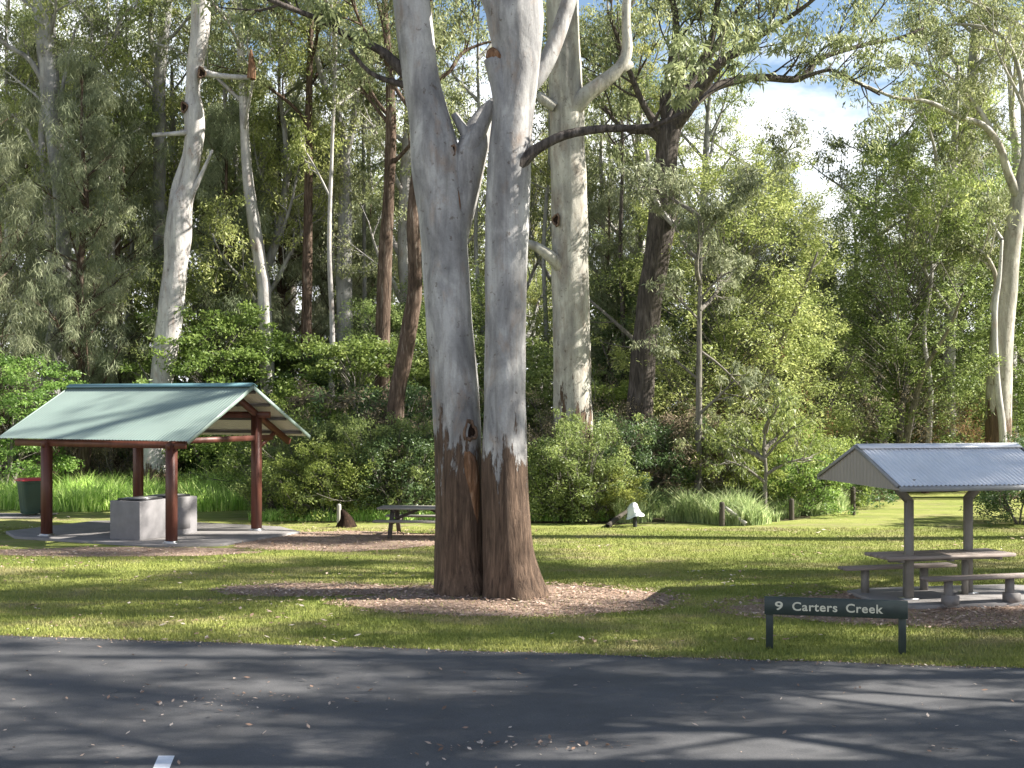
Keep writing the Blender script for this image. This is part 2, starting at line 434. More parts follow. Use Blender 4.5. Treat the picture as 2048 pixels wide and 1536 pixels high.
def mk_cas(seed, H, spread, low=.12):
    def fn(root):
        t = Tree(seed); r = t.rng
        pts = [((r.random()-.5)*.3*(k > 0), (r.random()-.5)*.3*(k > 0), H*k/6) for k in range(7)]
        tr = t.limb(pts, np.linspace(.19, .02, 7)*H/12, 8, .6, .1)
        nb = int(H*4.2)
        for i in range(nb):
            f = low+(1-low)*(i+r.random())/nb; k = int(f*(len(tr)-1)); b = tr[k]
            az = r.random()*6.28; el = .35+.5*r.random()
            l = spread*(1.0-.75*max(0, f-.25))*(.5+.7*r.random())
            d = np.array((math.cos(az)*math.cos(el), math.sin(az)*math.cos(el), math.sin(el)))
            p = [b[:3]]
            for q in range(5):
                d = d+r.normal(size=3)*.12+np.array((0, 0, .03)); d /= np.linalg.norm(d); p.append(p[-1]+d*l/5)
            lr = t.limb(p, np.linspace(min(.05, b[3]*.5), .008, 6), 4, .5, cap=False)
            t.sprout(lr, 5, l*.32, .3, 1, .1, 1, .34)
        finish(t, root, M['brownbark'], M['cas'], 75, .30, .018, droop=.75, flat=1.1, curl=.05)
    return fn
template('she_oak', mk_cas(21, 13, 3.0))
template('she_oak', mk_cas(22, 16, 3.3, .2))
template('she_oak', mk_cas(23, 11, 2.6, .08))

def mk_lush(seed, H, W, n, dens=70, L=.13, LW=.062, layered=True, low=.2):
    def fn(root):
        t = Tree(seed); r = t.rng
        for k in range(3):
            az = k*2.1+r.random(); 
            p = [(0, 0, 0)]; d = np.array((math.cos(az)*.35, math.sin(az)*.35, 1.))
            for q in range(5):
                d = d+r.normal(size=3)*.15; p.append(np.array(p[-1])+d/np.linalg.norm(d)*H*.8/5)
            lr = t.limb(p, np.linspace(.09, .015, 6)*H/5, 6, .4)
            t.sprout(lr, 6, W*.5, .2, 1, .1, 1, .3)
        for i in range(n):
            z = low+(1-low)*r.random()
            w = W*math.sqrt(max(.05, 1-abs((z-.52)/.56)**2.2)); az = r.random()*6.28; rr = w*(.45+.6*r.random()**.6)
            c = np.array((math.cos(az)*rr, math.sin(az)*rr, z*H))
            base = np.array((c[0]*.25, c[1]*.25, c[2]*.8))
            t.limb([base, (base+c)/2+np.array((0, 0, .1)), c], [.02, .012, .005], 3, .6, cap=False)
            s_ = .32+.38*r.random()
            t.clump(c, s_*(H/5)**.3)
            for q in range(2): t.clump(c+r.normal(size=3)*np.array((.4, .4, .12 if layered else .3)), s_*.7)
        finish(t, root, M['twig'], M['lush'], dens, L, LW, droop=.15, flat=.42 if layered else .85, shell=.45)
    return fn
template('leafy_tree', mk_lush(31, 6, 2.2, 75))
template('leafy_tree', mk_lush(32, 5, 2.6, 80))
template('leafy_tree', mk_lush(33, 8, 2.6, 110, 60, layered=False, low=.15))

template('leafy_tree', mk_lush(34, 11, 3.3, 230, 60, .13, .042, layered=False, low=.06))
template('leafy_tree', mk_lush(35, 9, 2.9, 190, 60, .12, .040, layered=False, low=.06))
def mk_shrub(seed, H, W, n, dens, L, LW, droop=.1):
    def fn(root):
        t = Tree(seed); r = t.rng
        for k in range(9):
            az = k*.7+r.random(); d = np.array((math.cos(az)*.6, math.sin(az)*.6, 1.)); d /= np.linalg.norm(d)
            p = [np.array((math.cos(az)*.12, math.sin(az)*.12, 0))]
            for q in range(5):
                d = d+r.normal(size=3)*.2; d /= np.linalg.norm(d); p.append(p[-1]+d*H*.95/5)
            lr = t.limb(p, np.linspace(.028, .006, 6), 4, .35, cap=False)
            t.sprout(lr, 7, W*.38, .15, 1, .12, 1, .22)
        for i in range(n):
            z = r.random()**.8; w = W*math.sqrt(max(.12, 1-(z*.95)**2.5))*(.4+.65*r.random()**.5); az = r.random()*6.28
            c = np.array((math.cos(az)*w, math.sin(az)*w, .12+z*H*.9))
            t.clump(c, .16+.18*r.random())
            t.limb([np.array((c[0]*.5, c[1]*.5, c[2]*.55)), c], [.01, .004], 3, .6, cap=False)
        finish(t, root, M['twig'], M['shrub'], dens, L, LW, droop=droop, flat=.8, names=('stems', 'foliage'), shell=.5)
    return fn
template('shrub', mk_shrub(41, 2.2, 1.3, 70, 60, .085, .035))
template('shrub', mk_shrub(42, 3.0, 1.4, 90, 55, .09, .032, .3))
template('shrub', mk_shrub(43, 1.6, 1.3, 70, 60, .08, .04))
template('shrub', mk_shrub(44, 2.6, 1.9, 110, 50, .11, .03, .35))

def mk_dead(seed, H, W, n):
    def fn(root):
        t = Tree(seed); r = t.rng
        for k in range(n):
            az = r.random()*6.28; d = np.array((math.cos(az)*.7, math.sin(az)*.7, 1.)); d /= np.linalg.norm(d)
            p = [np.array((math.cos(az)*.3*r.random(), math.sin(az)*.3*r.random(), 0))]
            l = H*(.5+.6*r.random())
            for q in range(6):
                d = d+r.normal(size=3)*.3; d /= np.linalg.norm(d); p.append(p[-1]+d*l/6)
            lr = t.limb(p, np.linspace(.022, .006, 7), 4, .3, cap=False)
            t.sprout(lr, 9, W*.5, .15, 1, .0, 1, .3, bend=.8)
        finish(t, root, M['twig'], M['dead'], 34, .10, .02, droop=.5, flat=1.2, names=('stems', 'foliage'))
    return fn
template('dry_bush', mk_dead(51, 3.0, 1.6, 16))
template('dry_bush', mk_dead(52, 4.2, 1.6, 18))

# ------------------------------------------------------------------ hero trees
def pxp(pts, D, depth=None):
    out = []; R = []
    for i, q in enumerate(pts):
        x, y, w = q[:3]; d = D+(q[3] if len(q) > 3 else 0)
        out.append(P(x, y, d)); R.append(w/2/F*d)
    return np.array(out), np.array(R)

def knot(parent, c, nrm, r, off):
    a = Acc(); nrm = np.array(nrm, float); nrm /= np.linalg.norm(nrm)
    u = np.cross(nrm, (0, 0, 1)); u /= np.linalg.norm(u); w = np.cross(u, nrm)
    c = np.asarray(c)-np.asarray(off); n, m = 16, 8; V = []
    for i in range(n):
        t = i/n*6.283; rr = r*(1+.18*math.sin(3*t+c[0]*9)+.1*math.sin(7*t))
        for j in range(m):
            p = j/m*6.283; tr_ = r*.26*(1+.5*mnoise.noise(Vector((t*1.3+c[0]*5, c[2], p*.6))))
            V.append(c+(u*math.cos(t)*.8+w*math.sin(t)*1.15)*(rr+tr_*math.cos(p))+nrm*tr_*1.1*math.sin(p))
    Q = [(i*m+j, ((i+1) % n)*m+j, ((i+1) % n)*m+(j+1) % m, i*m+(j+1) % m) for i in range(n) for j in range(m)]
    a.add(V, Q)
    k = link('knot_hole', a.mesh('knot_hole', True), M['knotring'], parent)
    b = Acc(); V = [c+nrm*r*.02]+[c+(u*math.cos(i/n*6.283)*.8+w*math.sin(i/n*6.283)*1.15)*r*.9-nrm*r*.05 for i in range(n)]
    b.add(V, None, [(0, i+1, (i+1) % n+1) for i in range(n)])
    link('hollow', b.mesh('hollow'), M['knotdark'], k)

# 1. the twin stemmed gum in the middle
t = Tree(101); base = GX(975, 21.9)
Lp, Lr = pxp([(932, 1235, 140), (927, 1195, 122), (921, 1120, 104), (920, 1000, 96), (914, 870, 97), (903, 700, 95), (892, 550, 92), (884, 430, 95), (872, 320, 100), (858, 240, 82), (842, 160, 76), (829, 50, 76), (815, -80, 72), (800, -260, 62), (770, -480, 46)], 22.3)
LL = t.limb(Lp, Lr, 28, .14, .10, .35, cap=False)
Rp, Rr = pxp([(1030, 1232, 140), (1026, 1195, 122), (1016, 1110, 100), (1011, 1000, 96), (1009, 900, 92), (1009, 800, 84), (1011, 650, 82), (1014, 480, 86), (1019, 330, 86), (1027, 220, 84), (1034, 120, 92), (1030, 40, 112), (1024, -10, 116)], 21.9)
RL = t.limb(Rp, Rr, 28, .14, .09, .35, cap=False)
q, r_ = pxp([(1036, 30, 84), (1052, -60, 76), (1075, -250, 60), (1120, -480, 40)], 21.9); a1 = t.limb(q, r_, 18, .2, .05)
q, r_ = pxp([(1018, 60, 62), (985, -30, 62), (940, -200, 52), (890, -430, 36)], 21.8); a2 = t.limb(q, r_, 16, .2, .05)
# fork of the left stem crossing behind the right one
q, r_ = pxp([(905, 480, 60), (925, 380, 70), (948, 290, 62), (975, 235, 50, .5), (1030, 190, 44, .9), (1090, 130, 34, 1.2), (1150, -40, 30, 1.6), (1200, -260, 22, 2)], 22.35); a3 = t.limb(q, r_, 16, .2, .06)
q, r_ = pxp([(950, 300, 34), (928, 262, 22), (908, 228, 14)], 22.3); t.limb(q, r_, 8, .12)
q, r_ = pxp([(940, 300, 40), (960, 260, 30), (985, 205, 22)], 22.2); t.limb(q, r_, 8, .12)
# cut stub
q, r_ = pxp([(1012, 290, 46), (1008, 215, 42), (997, 160, 37), (987, 118, 40)], 21.75); st_ = t.limb(q, r_, 14, .1, .08, cap=True)
# long low branch to the right, its shade put into a dark bark colour
td = Tree(909)
q, r_ = pxp([(1012, 360, 34), (1038, 328, 32), (1075, 297, 22), (1130, 270, 19), (1200, 258, 17), (1260, 256, 14), (1310, 250, 11), (1365, 225, 8), (1420, 180, 5), (1460, 130, 3)], 21.7); a4 = td.limb(q, r_, 10, .2, .06)
td.sprout(a4, 5, 1.2, .62, 1, .3, 2, .22)
# limbs to the left, coloured dark to stand in for shade
q, r_ = pxp([(815, 150, 26), (760, 100, 18), (705, 78, 13, -.3), (640, 40, 11, -.6), (560, 8, 11, -.9), (500, -20, 8, -1)], 22.3); a5 = td.limb(q, r_, 9, .2)
q, r_ = pxp([(835, 175, 20), (790, 165, 13), (740, 145, 9), (700, 100, 8)], 22.3); a6 = td.limb(q, r_, 8, .2)
off = base
high = lambda p: p[2] > 10.4
td.sprout(a5, 6, 1.3, .3, 1, .35, 2, .28)
for k, (px, py, w) in enumerate(((800, -260, 40), (1075, -250, 40), (900, -400, 34), (1190, -220, 22), (770, -460, 40), (1110, -460, 36))):
    for j in range(2):
        az = k*1.9+j*2.6; p0 = P(px, py, 22.2); d = np.array((math.cos(az)*.8, math.sin(az)*.8, .7)); pts = [p0]
        for i in range(5):
            d = d+t.rng.normal(size=3)*.15; pts.append(pts[-1]+d/np.linalg.norm(d)*1.15)
        lr = t.limb(pts, np.linspace(.13, .02, 6), 7, .4)
        t.sprout(lr, 6, 2.2, .35, 1, .25, 2, .5, keep=high)
root = empty('gum_tree', base, 0, 'huge twin stemmed pale gum rising from the round mulch bed in the middle', 'tree')
finish(t, root, M['gum_big'], M['euc'], 42, .17, .045, off)
finish(td, root, M['ironbark'], M['euc'], 40, .17, .045, off, names=('dark_limb', 'foliage'))  # same gum's limbs, shade painted in by the darker bark
knot(root, P(877, 282, 22.02), (.15, -1, .1), .085, off)
knot(root, P(905, 300, 22.02), (.35, -1, 0), .07, off)
knot(root, P(940, 862, 21.95), (.35, -1, .1), .13, off)
knot(root, P(1072, 100, 21.75), (.75, -.9, .1), .07, off)
def scar(parent, pts, D, off, name='bark_scar', seg=8):
    a = Acc(); q, r = pxp(pts, D); tube(a, q, r, 8, .08, .35, 3.0); link(name, a.mesh(name, True, off), M['scar'], parent)
scar(root, [(906, 330, 3), (912, 370, 9), (918, 410, 7), (916, 450, 11), (921, 500, 6), (924, 540, 2)], 22.06, off)
scar(root, [(985, 122, 30), (990, 112, 36), (996, 106, 30)], 21.72, off, 'cut_end')
scar(root, [(930, 850, 8), (925, 885, 20), (938, 930, 34), (946, 985, 24), (950, 1030, 14), (952, 1060, 5)], 22.02, off, 'torn_bark')

# 2. streaky white gum right behind it
t = Tree(102); base = GX(1150, 37.3)
q, r_ = pxp([(1150, 1040, 92), (1148, 980, 84), (1147, 900, 80), (1145, 750, 76), (1141, 560, 74), (1138, 400, 72), (1134, 240, 70), (1128, 100, 66), (1124, -40, 60), (1118, -260, 50), (1110, -480, 36)], 37.3); T0 = t.limb(q, r_, 26, .2, .10, .3)
q, r_ = pxp([(1128, 275, 30, .3), (1134, 240, 38, .2), (1165, 196, 34), (1205, 165, 30), (1240, 135, 26), (1254, 100, 22), (1252, 40, 18), (1256, -40, 16), (1270, -200, 12)], 37.0); b1 = t.limb(q, r_, 12, .25, .08)
q, r_ = pxp([(1240, 138, 22), (1265, 128, 14)], 37.0); t.limb(q, r_, 8, .2)
q, r_ = pxp([(1142, 560, 26, .3), (1128, 540, 32, .2), (1100, 512, 24), (1070, 492, 19), (1045, 485, 14)], 36.9); t.limb(q, r_, 10, .2, .08)
q, r_ = pxp([(1110, 215, 20), (1088, 200, 22), (1078, 188, 14)], 36.9); t.limb(q, r_, 10, .2, .08)
for k in range(9):
    az = k*1.3; p0 = P(1118-k*3, -60-k*40, 37.3); d = np.array((math.cos(az)*.9, math.sin(az)*.9, .6)); pts = [p0]
    for i in range(5):
        d = d+t.rng.normal(size=3)*.15; pts.append(pts[-1]+d/np.linalg.norm(d)*1.1)
    lr = t.limb(pts, np.linspace(.16, .02, 6), 7, .4); t.sprout(lr, 6, 2.3, .35, 1, .25, 2, .5)
t.sprout(b1, 4, 1.6, .7, 1, .3, 2, .4)
root = empty('gum_tree', base, 0, 'straight white gum with brown streaks standing in the shrubs right of the twin stemmed gum', 'tree')
finish(t, root, M['gum_mid'], M['euc'], 40, .17, .045, base)
knot(root, P(1112, 440, 36.85), (-.6, -1, 0), .13, base)

# 3. dark rough tree with spreading limbs
t = Tree(103); base = GX(1272, 40)
q, r_ = pxp([(1270, 1012, 74), (1278, 850, 56), (1288, 700, 50), (1300, 600, 50), (1312, 520, 52), (1323, 450, 56), (1328, 380, 50), (1334, 300, 44), (1340, 255, 48)], 40); t.limb(q, r_, 16, .25, .14, .2)
limbs3 = [
 [(1338, 262, 38), (1375, 215, 32), (1410, 165, 26), (1440, 128, 22), (1490, 90, 17), (1535, 62, 12), (1600, 20, 9), (1650, -20, 6)],
 [(1340, 250, 28), (1362, 200, 24), (1395, 140, 20), (1420, 90, 15), (1432, 30, 12), (1440, -60, 9), (1450, -180, 6)],
 [(1372, 225, 26), (1400, 195, 20), (1445, 168, 18), (1520, 155, 16), (1600, 157, 14), (1640, 118, 11), (1720, 92, 9), (1800, 75, 7), (1850, 55, 4)],
 [(1600, 157, 9), (1660, 140, 7), (1700, 158, 5), (1760, 190, 4)],
 [(1338, 262, 26), (1330, 200, 22), (1345, 120, 18), (1352, 40, 14), (1330, -60, 10), (1320, -200, 6)],
 [(1335, 290, 24), (1300, 262, 18), (1262, 262, 12), (1228, 240, 9), (1195, 190, 6)],
 [(1330, 275, 20), (1290, 215, 14), (1262, 150, 11), (1240, 90, 8), (1215, 20, 6)],
 [(1400, 150, 14), (1450, 60, 10), (1500, -20, 8), (1540, -120, 6)],
 [(1325, 470, 26), (1350, 452, 18), (1362, 440, 9)],
]
for k, lp in enumerate(limbs3):
    q, r_ = pxp([(x, y, w, (k % 3-1)*i*.35) for i, (x, y, w) in enumerate(lp)], 40); lr = t.limb(q, r_, 9, .3, .05)
    if k not in (8,): t.sprout(lr, 13 if len(lp) > 5 else 8, 1.7, .3, 1, .3, 2, .38)
q, r_ = pxp([(1350, 452, 12), (1325, 425, 11), (1306, 385, 10), (1298, 340, 9), (1294, 300, 6)], 39.6)
root = empty('gum_tree', base, 0, 'dark rough barked tree whose wide limbs arch up into the open sky', 'tree')
finish(t, root, M['ironbark'], M['euc'], 40, .17, .045, base)
a = Acc(); tube(a, q, r_, 8, .2, .08); link('bare_limb', a.mesh('bare_limb', True, base), M['gum_white'], root)

# 4. bright white gum behind the left shelter
t = Tree(104); base = GX(300, 45)
q, r_ = pxp([(300, 1000, 84), (302, 950, 66), (308, 870, 58), (322, 770, 46), (338, 650, 50), (350, 540, 48), (356, 470, 54), (362, 410, 46), (374, 380, 34), (384, 330, 30), (390, 270, 38), (388, 225, 40), (386, 180, 28), (392, 120, 34), (400, 60, 38), (403, -20, 36), (408, -160, 28), (420, -320, 18)], 45); T4 = t.limb(q, r_, 18, .22, .10, .25)
q, r_ = pxp([(356, 450, 30), (350, 410, 26), (354, 370, 20), (372, 310, 16), (380, 250, 16)], 45.1); t.limb(q, r_, 12, .25, .08)
q, r_ = pxp([(365, 420, 22), (385, 385, 14), (402, 350, 9), (425, 300, 5)], 44.9); t.limb(q, r_, 7, .25)
q, r_ = pxp([(398, 142, 18), (430, 150, 12), (470, 154, 11), (500, 155, 10)], 44.8); sb = t.limb(q, r_, 8, .25)
q, r_ = pxp([(375, 265, 12), (340, 268, 9), (305, 270, 8)], 44.8); t.limb(q, r_, 7, .25)
for k in range(7):
    az = k*2.1; p0 = P(405, -60-k*36, 45); d = np.array((math.cos(az)*.9, math.sin(az)*.9, .6)); pts = [p0]
    for i in range(5):
        d = d+t.rng.normal(size=3)*.15; pts.append(pts[-1]+d/np.linalg.norm(d)*.9)
    lr = t.limb(pts, np.linspace(.12, .02, 6), 7, .4); t.sprout(lr, 6, 1.8, .35, 1, .25, 2, .45)
root = empty('gum_tree', base, 0, 'bright white crooked gum trunk directly behind the blue green shelter roof', 'tree')
finish(t, root, M['gum_white'], M['euc'], 40, .17, .045, base)
scar(root, [(503, 158, 18), (504, 140, 16), (503, 118, 11), (502, 100, 5)], 44.8, base, 'broken_stub')
knot(root, P(368, 214, 44.7), (-.3, -1, 0), .14, base)
knot(root, P(403, 146, 44.6), (.5, -1, 0), .15, base)

# other single trunks one can tell apart
def trunk_tree(seed, name, label, D, main, limbs, mat_, leaf='euc', crown=6, cr=.45, dens=38, top_l=1.6, sp=1.3, group=None, cat='tree', span=60):
    t = Tree(seed); base = GX(main[0][0], D)
    main = [(main[0][0], 800+CH*F/D+4, main[0][2])]+[m for m in main if m[1] < 800+CH*F/D-20]
    q, r_ = pxp(main, D); m_ = t.limb(q, r_, 12, .35, .10, .15)
    for k, lp in enumerate(limbs):
        q, r_ = pxp([(x, y, w, (k % 3-1)*i*.3) for i, (x, y, w) in enumerate(lp)], D); lr = t.limb(q, r_, 7, .35, .04)
        t.sprout(lr, 6, sp, .4, 1, .3, 2 if sp > .8 else 1, cr*.8)
    tx, ty = main[-1][0], main[-1][1]
    for k in range(crown):
        az = k*2.3+seed; p0 = m_[max(0, int(len(m_)*(1-.35*k/max(1, crown)))-1), :3]; d = np.array((math.cos(az)*.9, math.sin(az)*.9, .7)); pts = [p0]
        for i in range(5):
            d = d+t.rng.normal(size=3)*.15; pts.append(pts[-1]+d/np.linalg.norm(d)*top_l*.55)
        lr = t.limb(pts, np.linspace(.08, .015, 6), 6, .4); t.sprout(lr, 6, top_l, .3, 1, .25, 2, cr)
    root = empty(name, base, 0, label, cat, group)
    return finish(t, root, M[mat_], M[leaf], dens, .17, .045, base)

trunk_tree(201, 'gum_tree', 'brown leaning trunk just left of the twin stemmed gum, lit along its right edge', 38, [(785, 1000, 46), (793, 800, 34), (806, 730, 34), (819, 650, 32), (829, 590, 30), (830, 520, 28), (826, 440, 25), (832, 360, 22), (850, 260, 18), (858, 120, 14), (860, -60, 10)], [], 'brownbark', crown=6)
trunk_tree(202, 'gum_tree', 'slender orange brown trunk with patchy bark behind the leaning brown trunk', 46, [(764, 1000, 34), (765, 700, 30), (770, 520, 28), (777, 400, 23), (781, 300, 22), (782, 220, 20), (778, 130, 16), (770, 20, 12), (765, -100, 8)], [[(782, 330, 10), (820, 290, 7), (850, 240, 4)], [(780, 250, 9), (740, 200, 6), (700, 140, 4)]], 'brownbark', crown=7)
trunk_tree(203, 'gum_tree', 'grey white gum trunk near the left edge of the picture', 47, [(98, 1000, 50), (98, 850, 44), (106, 700, 36), (126, 580, 30), (126, 440, 30), (112, 300, 34), (102, 200, 38), (94, 100, 40), (86, 0, 38), (80, -140, 30), (74, -320, 18)], [[(100, 190, 14), (60, 120, 11), (20, 95, 9), (-20, 60, 5)], [(110, 260, 12), (130, 150, 8), (150, 60, 5)]], 'gum_far', crown=8)
trunk_tree(204, 'gum_tree', 'pale slim gum trunk half hidden left of the bright white gum', 50, [(322, 1000, 30), (320, 700, 26), (318, 450, 25), (319, 300, 26), (318, 180, 26), (326, 90, 22), (336, 0, 18), (350, -150, 12)], [[(320, 160, 12), (300, 60, 9), (310, -30, 6)]], 'gum_far', crown=7)
trunk_tree(205, 'gum_tree', 'thin white leaning trunk right of the bright white gum', 48, [(540, 1000, 34), (530, 620, 28), (522, 540, 26), (508, 450, 25), (497, 370, 22), (490, 280, 19), (486, 170, 17), (480, 60, 14), (478, -80, 10)], [], 'gum_white', crown=7)
trunk_tree(206, 'gum_tree', 'straight dark reddish trunk in the middle of the left forest', 49, [(612, 1000, 26), (613, 700, 22), (615, 500, 19), (617, 350, 17), (618, 200, 14), (622, 40, 10), (625, -60, 7)], [], 'brownbark', crown=6)
trunk_tree(207, 'gum_tree', 'grey twin forked trunk left of the slender orange brown trunk', 50, [(692, 1000, 40), (690, 700, 34), (688, 540, 32), (690, 440, 28), (690, 330, 22), (682, 250, 18), (655, 190, 14), (630, 100, 11), (610, 0, 8)], [[(688, 330, 15), (704, 260, 12), (715, 180, 10), (735, 90, 7)], [(665, 540, 14), (662, 440, 12), (664, 340, 8)]], 'gum_far', crown=7)
trunk_tree(208, 'gum_tree', 'grey barked tree at the right edge with long limbs arching to the left', 44, [(2002, 1000, 66), (1997, 860, 52), (2002, 700, 48), (2013, 580, 42), (2026, 470, 36), (2040, 390, 32), (2060, 300, 26), (2085, 180, 18), (2100, 20, 10)],
  [[(2038, 400, 22), (2015, 345, 18), (1998, 290, 15), (1965, 250, 13), (1920, 235, 11), (1860, 205, 9), (1790, 195, 7), (1730, 170, 5), (1680, 145, 4)],
   [(1998, 290, 12), (1965, 230, 10), (1925, 180, 9), (1880, 140, 7), (1820, 125, 5)],
   [(2050, 330, 14), (2040, 150, 10), (2000, 70, 8), (1940, 50, 6), (1890, 50, 4)],
   [(1984, 620, 12), (1992, 560, 10), (1978, 520, 8), (1960, 500, 5)]], 'gum_mid', crown=6, leaf='euc')
trunk_tree(209, 'gum_tree', 'thin white curved stem beside the grey tree at the right edge', 43.2, [(2010, 1000, 18), (2005, 860, 15), (1996, 780, 13), (1990, 690, 12), (1990, 610, 12), (1998, 560, 9), (2004, 480, 6)], [], 'gum_white', crown=1, top_l=.9)
trunk_tree(210, 'gum_tree', 'tall pale trunk rising above the big leafy tree at the right', 52, [(1905, 1000, 44), (1908, 700, 40), (1910, 470, 38), (1918, 380, 36), (1926, 300, 32), (1938, 220, 26), (1948, 120, 22), (1956, 0, 18), (1964, -150, 12)], [[(1915, 470, 20), (1930, 380, 16), (1945, 290, 10), (1950, 230, 6)], [(1940, 180, 10), (1890, 90, 7), (1850, 40, 5)]], 'gum_far', crown=6)
trunk_tree(211, 'sapling', 'young she-oak with a thin straight stem among the shrubs right of the white gum', 37.5, [(1396, 1000, 18), (1397, 900, 15), (1398, 760, 12), (1399, 620, 9), (1402, 500, 6), (1404, 440, 4)],
  [[(1398, 830, 7), (1440, 790, 5), (1470, 760, 3)], [(1398, 760, 6), (1350, 720, 5), (1310, 690, 3)], [(1398, 700, 6), (1450, 740, 4), (1530, 830, 3)], [(1398, 640, 5), (1360, 600, 4), (1335, 570, 3)], [(1399, 600, 5), (1435, 560, 4), (1465, 540, 3)], [(1398, 900, 7), (1350, 912, 5), (1310, 905, 3)], [(1398, 870, 7), (1440, 900, 4), (1470, 905, 3)]],
  'twig', 'cas', crown=5, cr=.32, dens=40, top_l=.8, sp=.8, cat='sapling')
trunk_tree(212, 'sapling', 'small loose green tree on a bare stem between the two wooden posts', 35.5, [(1529, 1040, 11), (1530, 980, 9), (1532, 940, 7), (1528, 900, 7), (1530, 865, 4)],
  [[(1530, 965, 7), (1490, 935, 5), (1450, 920, 3)], [(1531, 950, 7), (1575, 925, 5), (1625, 915, 3)], [(1530, 925, 6), (1500, 885, 4), (1470, 860, 3)], [(1531, 915, 6), (1565, 875, 4), (1590, 850, 3)]],
  'twig', 'shrub', crown=3, cr=.28, dens=14, top_l=.5, sp=.6, cat='sapling')
thin = [ # bottom px, top px, D, width, bark, label
 (228, 214, 49, 13, 'gum_white', 'thin pale sapling trunk left of the bright white gum'),
 (150, 182, 48, 12, 'gum_far', 'thin grey trunk over the left end of the blue green roof'),
 (30, 14, 50, 15, 'gum_white', 'thin pale trunk at the left edge'),
 (268, 250, 52, 12, 'gum_far', 'thin grey trunk close to the left of the bright white gum'),
 (438, 452, 51, 13, 'gum_white', 'thin pale trunk close to the right of the bright white gum'),
 (572, 560, 51, 12, 'ironbark', 'thin dark trunk left of the reddish trunk'),
 (655, 668, 48, 13, 'gum_white', 'thin pale trunk right of the reddish trunk'),
 (735, 722, 52, 11, 'gum_far', 'thin grey trunk left of the orange brown trunk'),
 (1090, 1100, 50, 12, 'gum_far', 'thin grey trunk left of the streaky white gum'),
 (1205, 1212, 52, 12, 'gum_white', 'thin pale trunk right of the streaky white gum'),
 (1250, 1238, 48, 12, 'ironbark', 'thin dark trunk left of the dark tree'),
 (1480, 1500, 53, 9, 'gum_white', 'thin pale trunk in the light green trees'),
 (1850, 1865, 46, 12, 'gum_white', 'thin pale trunk behind the zinc roof'),
 (1760, 1745, 50, 10, 'gum_far', 'thin grey trunk above the left gable of the zinc roof'),
 (960, 955, 50, 12, 'gum_far', 'thin grey trunk in the slit between the twin stems')]
for i, (xb, xt, D, w_, mt_, lab) in enumerate(thin):
    rt_ = random.Random(i+40); D += (i % 3)*.7; top = -120 if xb < 1300 else 330; n_ = 5; pts_ = [(xb, 1000, w_*1.25)]
    for k in range(1, n_+1): pts_.append((xb+(xt-xb)*k/n_+rt_.uniform(-9, 9), 900+(top-900)*k/n_, w_*(1-.75*k/n_)))
    y2 = 500-rt_.random()*200; x2 = xb+(xt-xb)*(900-y2)/(900-top)
    trunk_tree(300+i, 'gum_sapling', lab, D, pts_, [[(x2, y2, w_*.4), (x2+rt_.choice((-1, 1))*30, y2-60, w_*.3), (x2+rt_.choice((-1, 1))*60, y2-110, w_*.2)]], mt_, 'euc' if i % 2 else 'euc_yel', crown=5, cr=.4, dens=30, top_l=1.2, sp=.9, group='thin forest trunks', cat='tree')
# ------------------------------------------------------------------ forest
FG = 'trees of the forest behind the lawn'
rs = random.Random(5)
gums = [ # px, D, template, scale, leaf, label
 (-70, 60, 0, 1.1, 'euc', 'gum tree cut by the left edge behind the grey white trunk'),
 (40, 56, 1, 1.0, 'euc', 'tall gum behind the red lidded bin'),
 (170, 60, 3, .95, 'euc', 'tall gum rising over the left half of the blue green roof'),
 (255, 55, 2, 1.1, 'euc', 'gum with grey green leaves left of the bright white gum'),
 (395, 62, 1, 1.0, 'euc', 'tall gum right behind the bright white gum'),
 (470, 54, 0, .95, 'euc', 'gum between the bright white gum and the thin leaning trunk'),
 (575, 60, 3, .95, 'euc', 'tall gum between the thin leaning trunk and the reddish trunk'),
 (650, 57, 2, 1.05, 'euc', 'gum behind the grey twin forked trunk'),
 (740, 64, 0, 1.0, 'euc', 'far gum behind the slender orange brown trunk'),
 (870, 62, 1, .85, 'euc_yel', 'far gum seen through the fork of the twin stemmed gum'),
 (975, 70, 2, .9, 'euc', 'far gum in the gap between the two big stems'),
 (1070, 66, 0, .72, 'euc_yel', 'short far gum left of the streaky white gum'),
 (1220, 62, 3, .85, 'euc', 'gum filling the gap between the white gum and the dark tree'),
 (1390, 58, 0, .62, 'euc_yel', 'low gum right behind the dark rough barked tree'),
 (1470, 64, 2, .62, 'euc_yel', 'round pale gum left of the open sky'),
 (1580, 72, 0, .58, 'euc', 'small far gum under the open sky'),
 (1690, 75, 1, .5, 'euc', 'lowest far gum in the middle of the sky gap'),
 (1790, 66, 2, .72, 'euc', 'grey green gum at the right side of the sky gap'),
 (1850, 60, 3, .68, 'euc_yel', 'broad gum left of the tall pale trunk'),
 (1960, 62, 1, .70, 'euc', 'gum behind the long arching limbs at the right'),
 (2060, 58, 0, .8, 'euc', 'gum tree cut by the right edge behind the grey barked tree'),
]
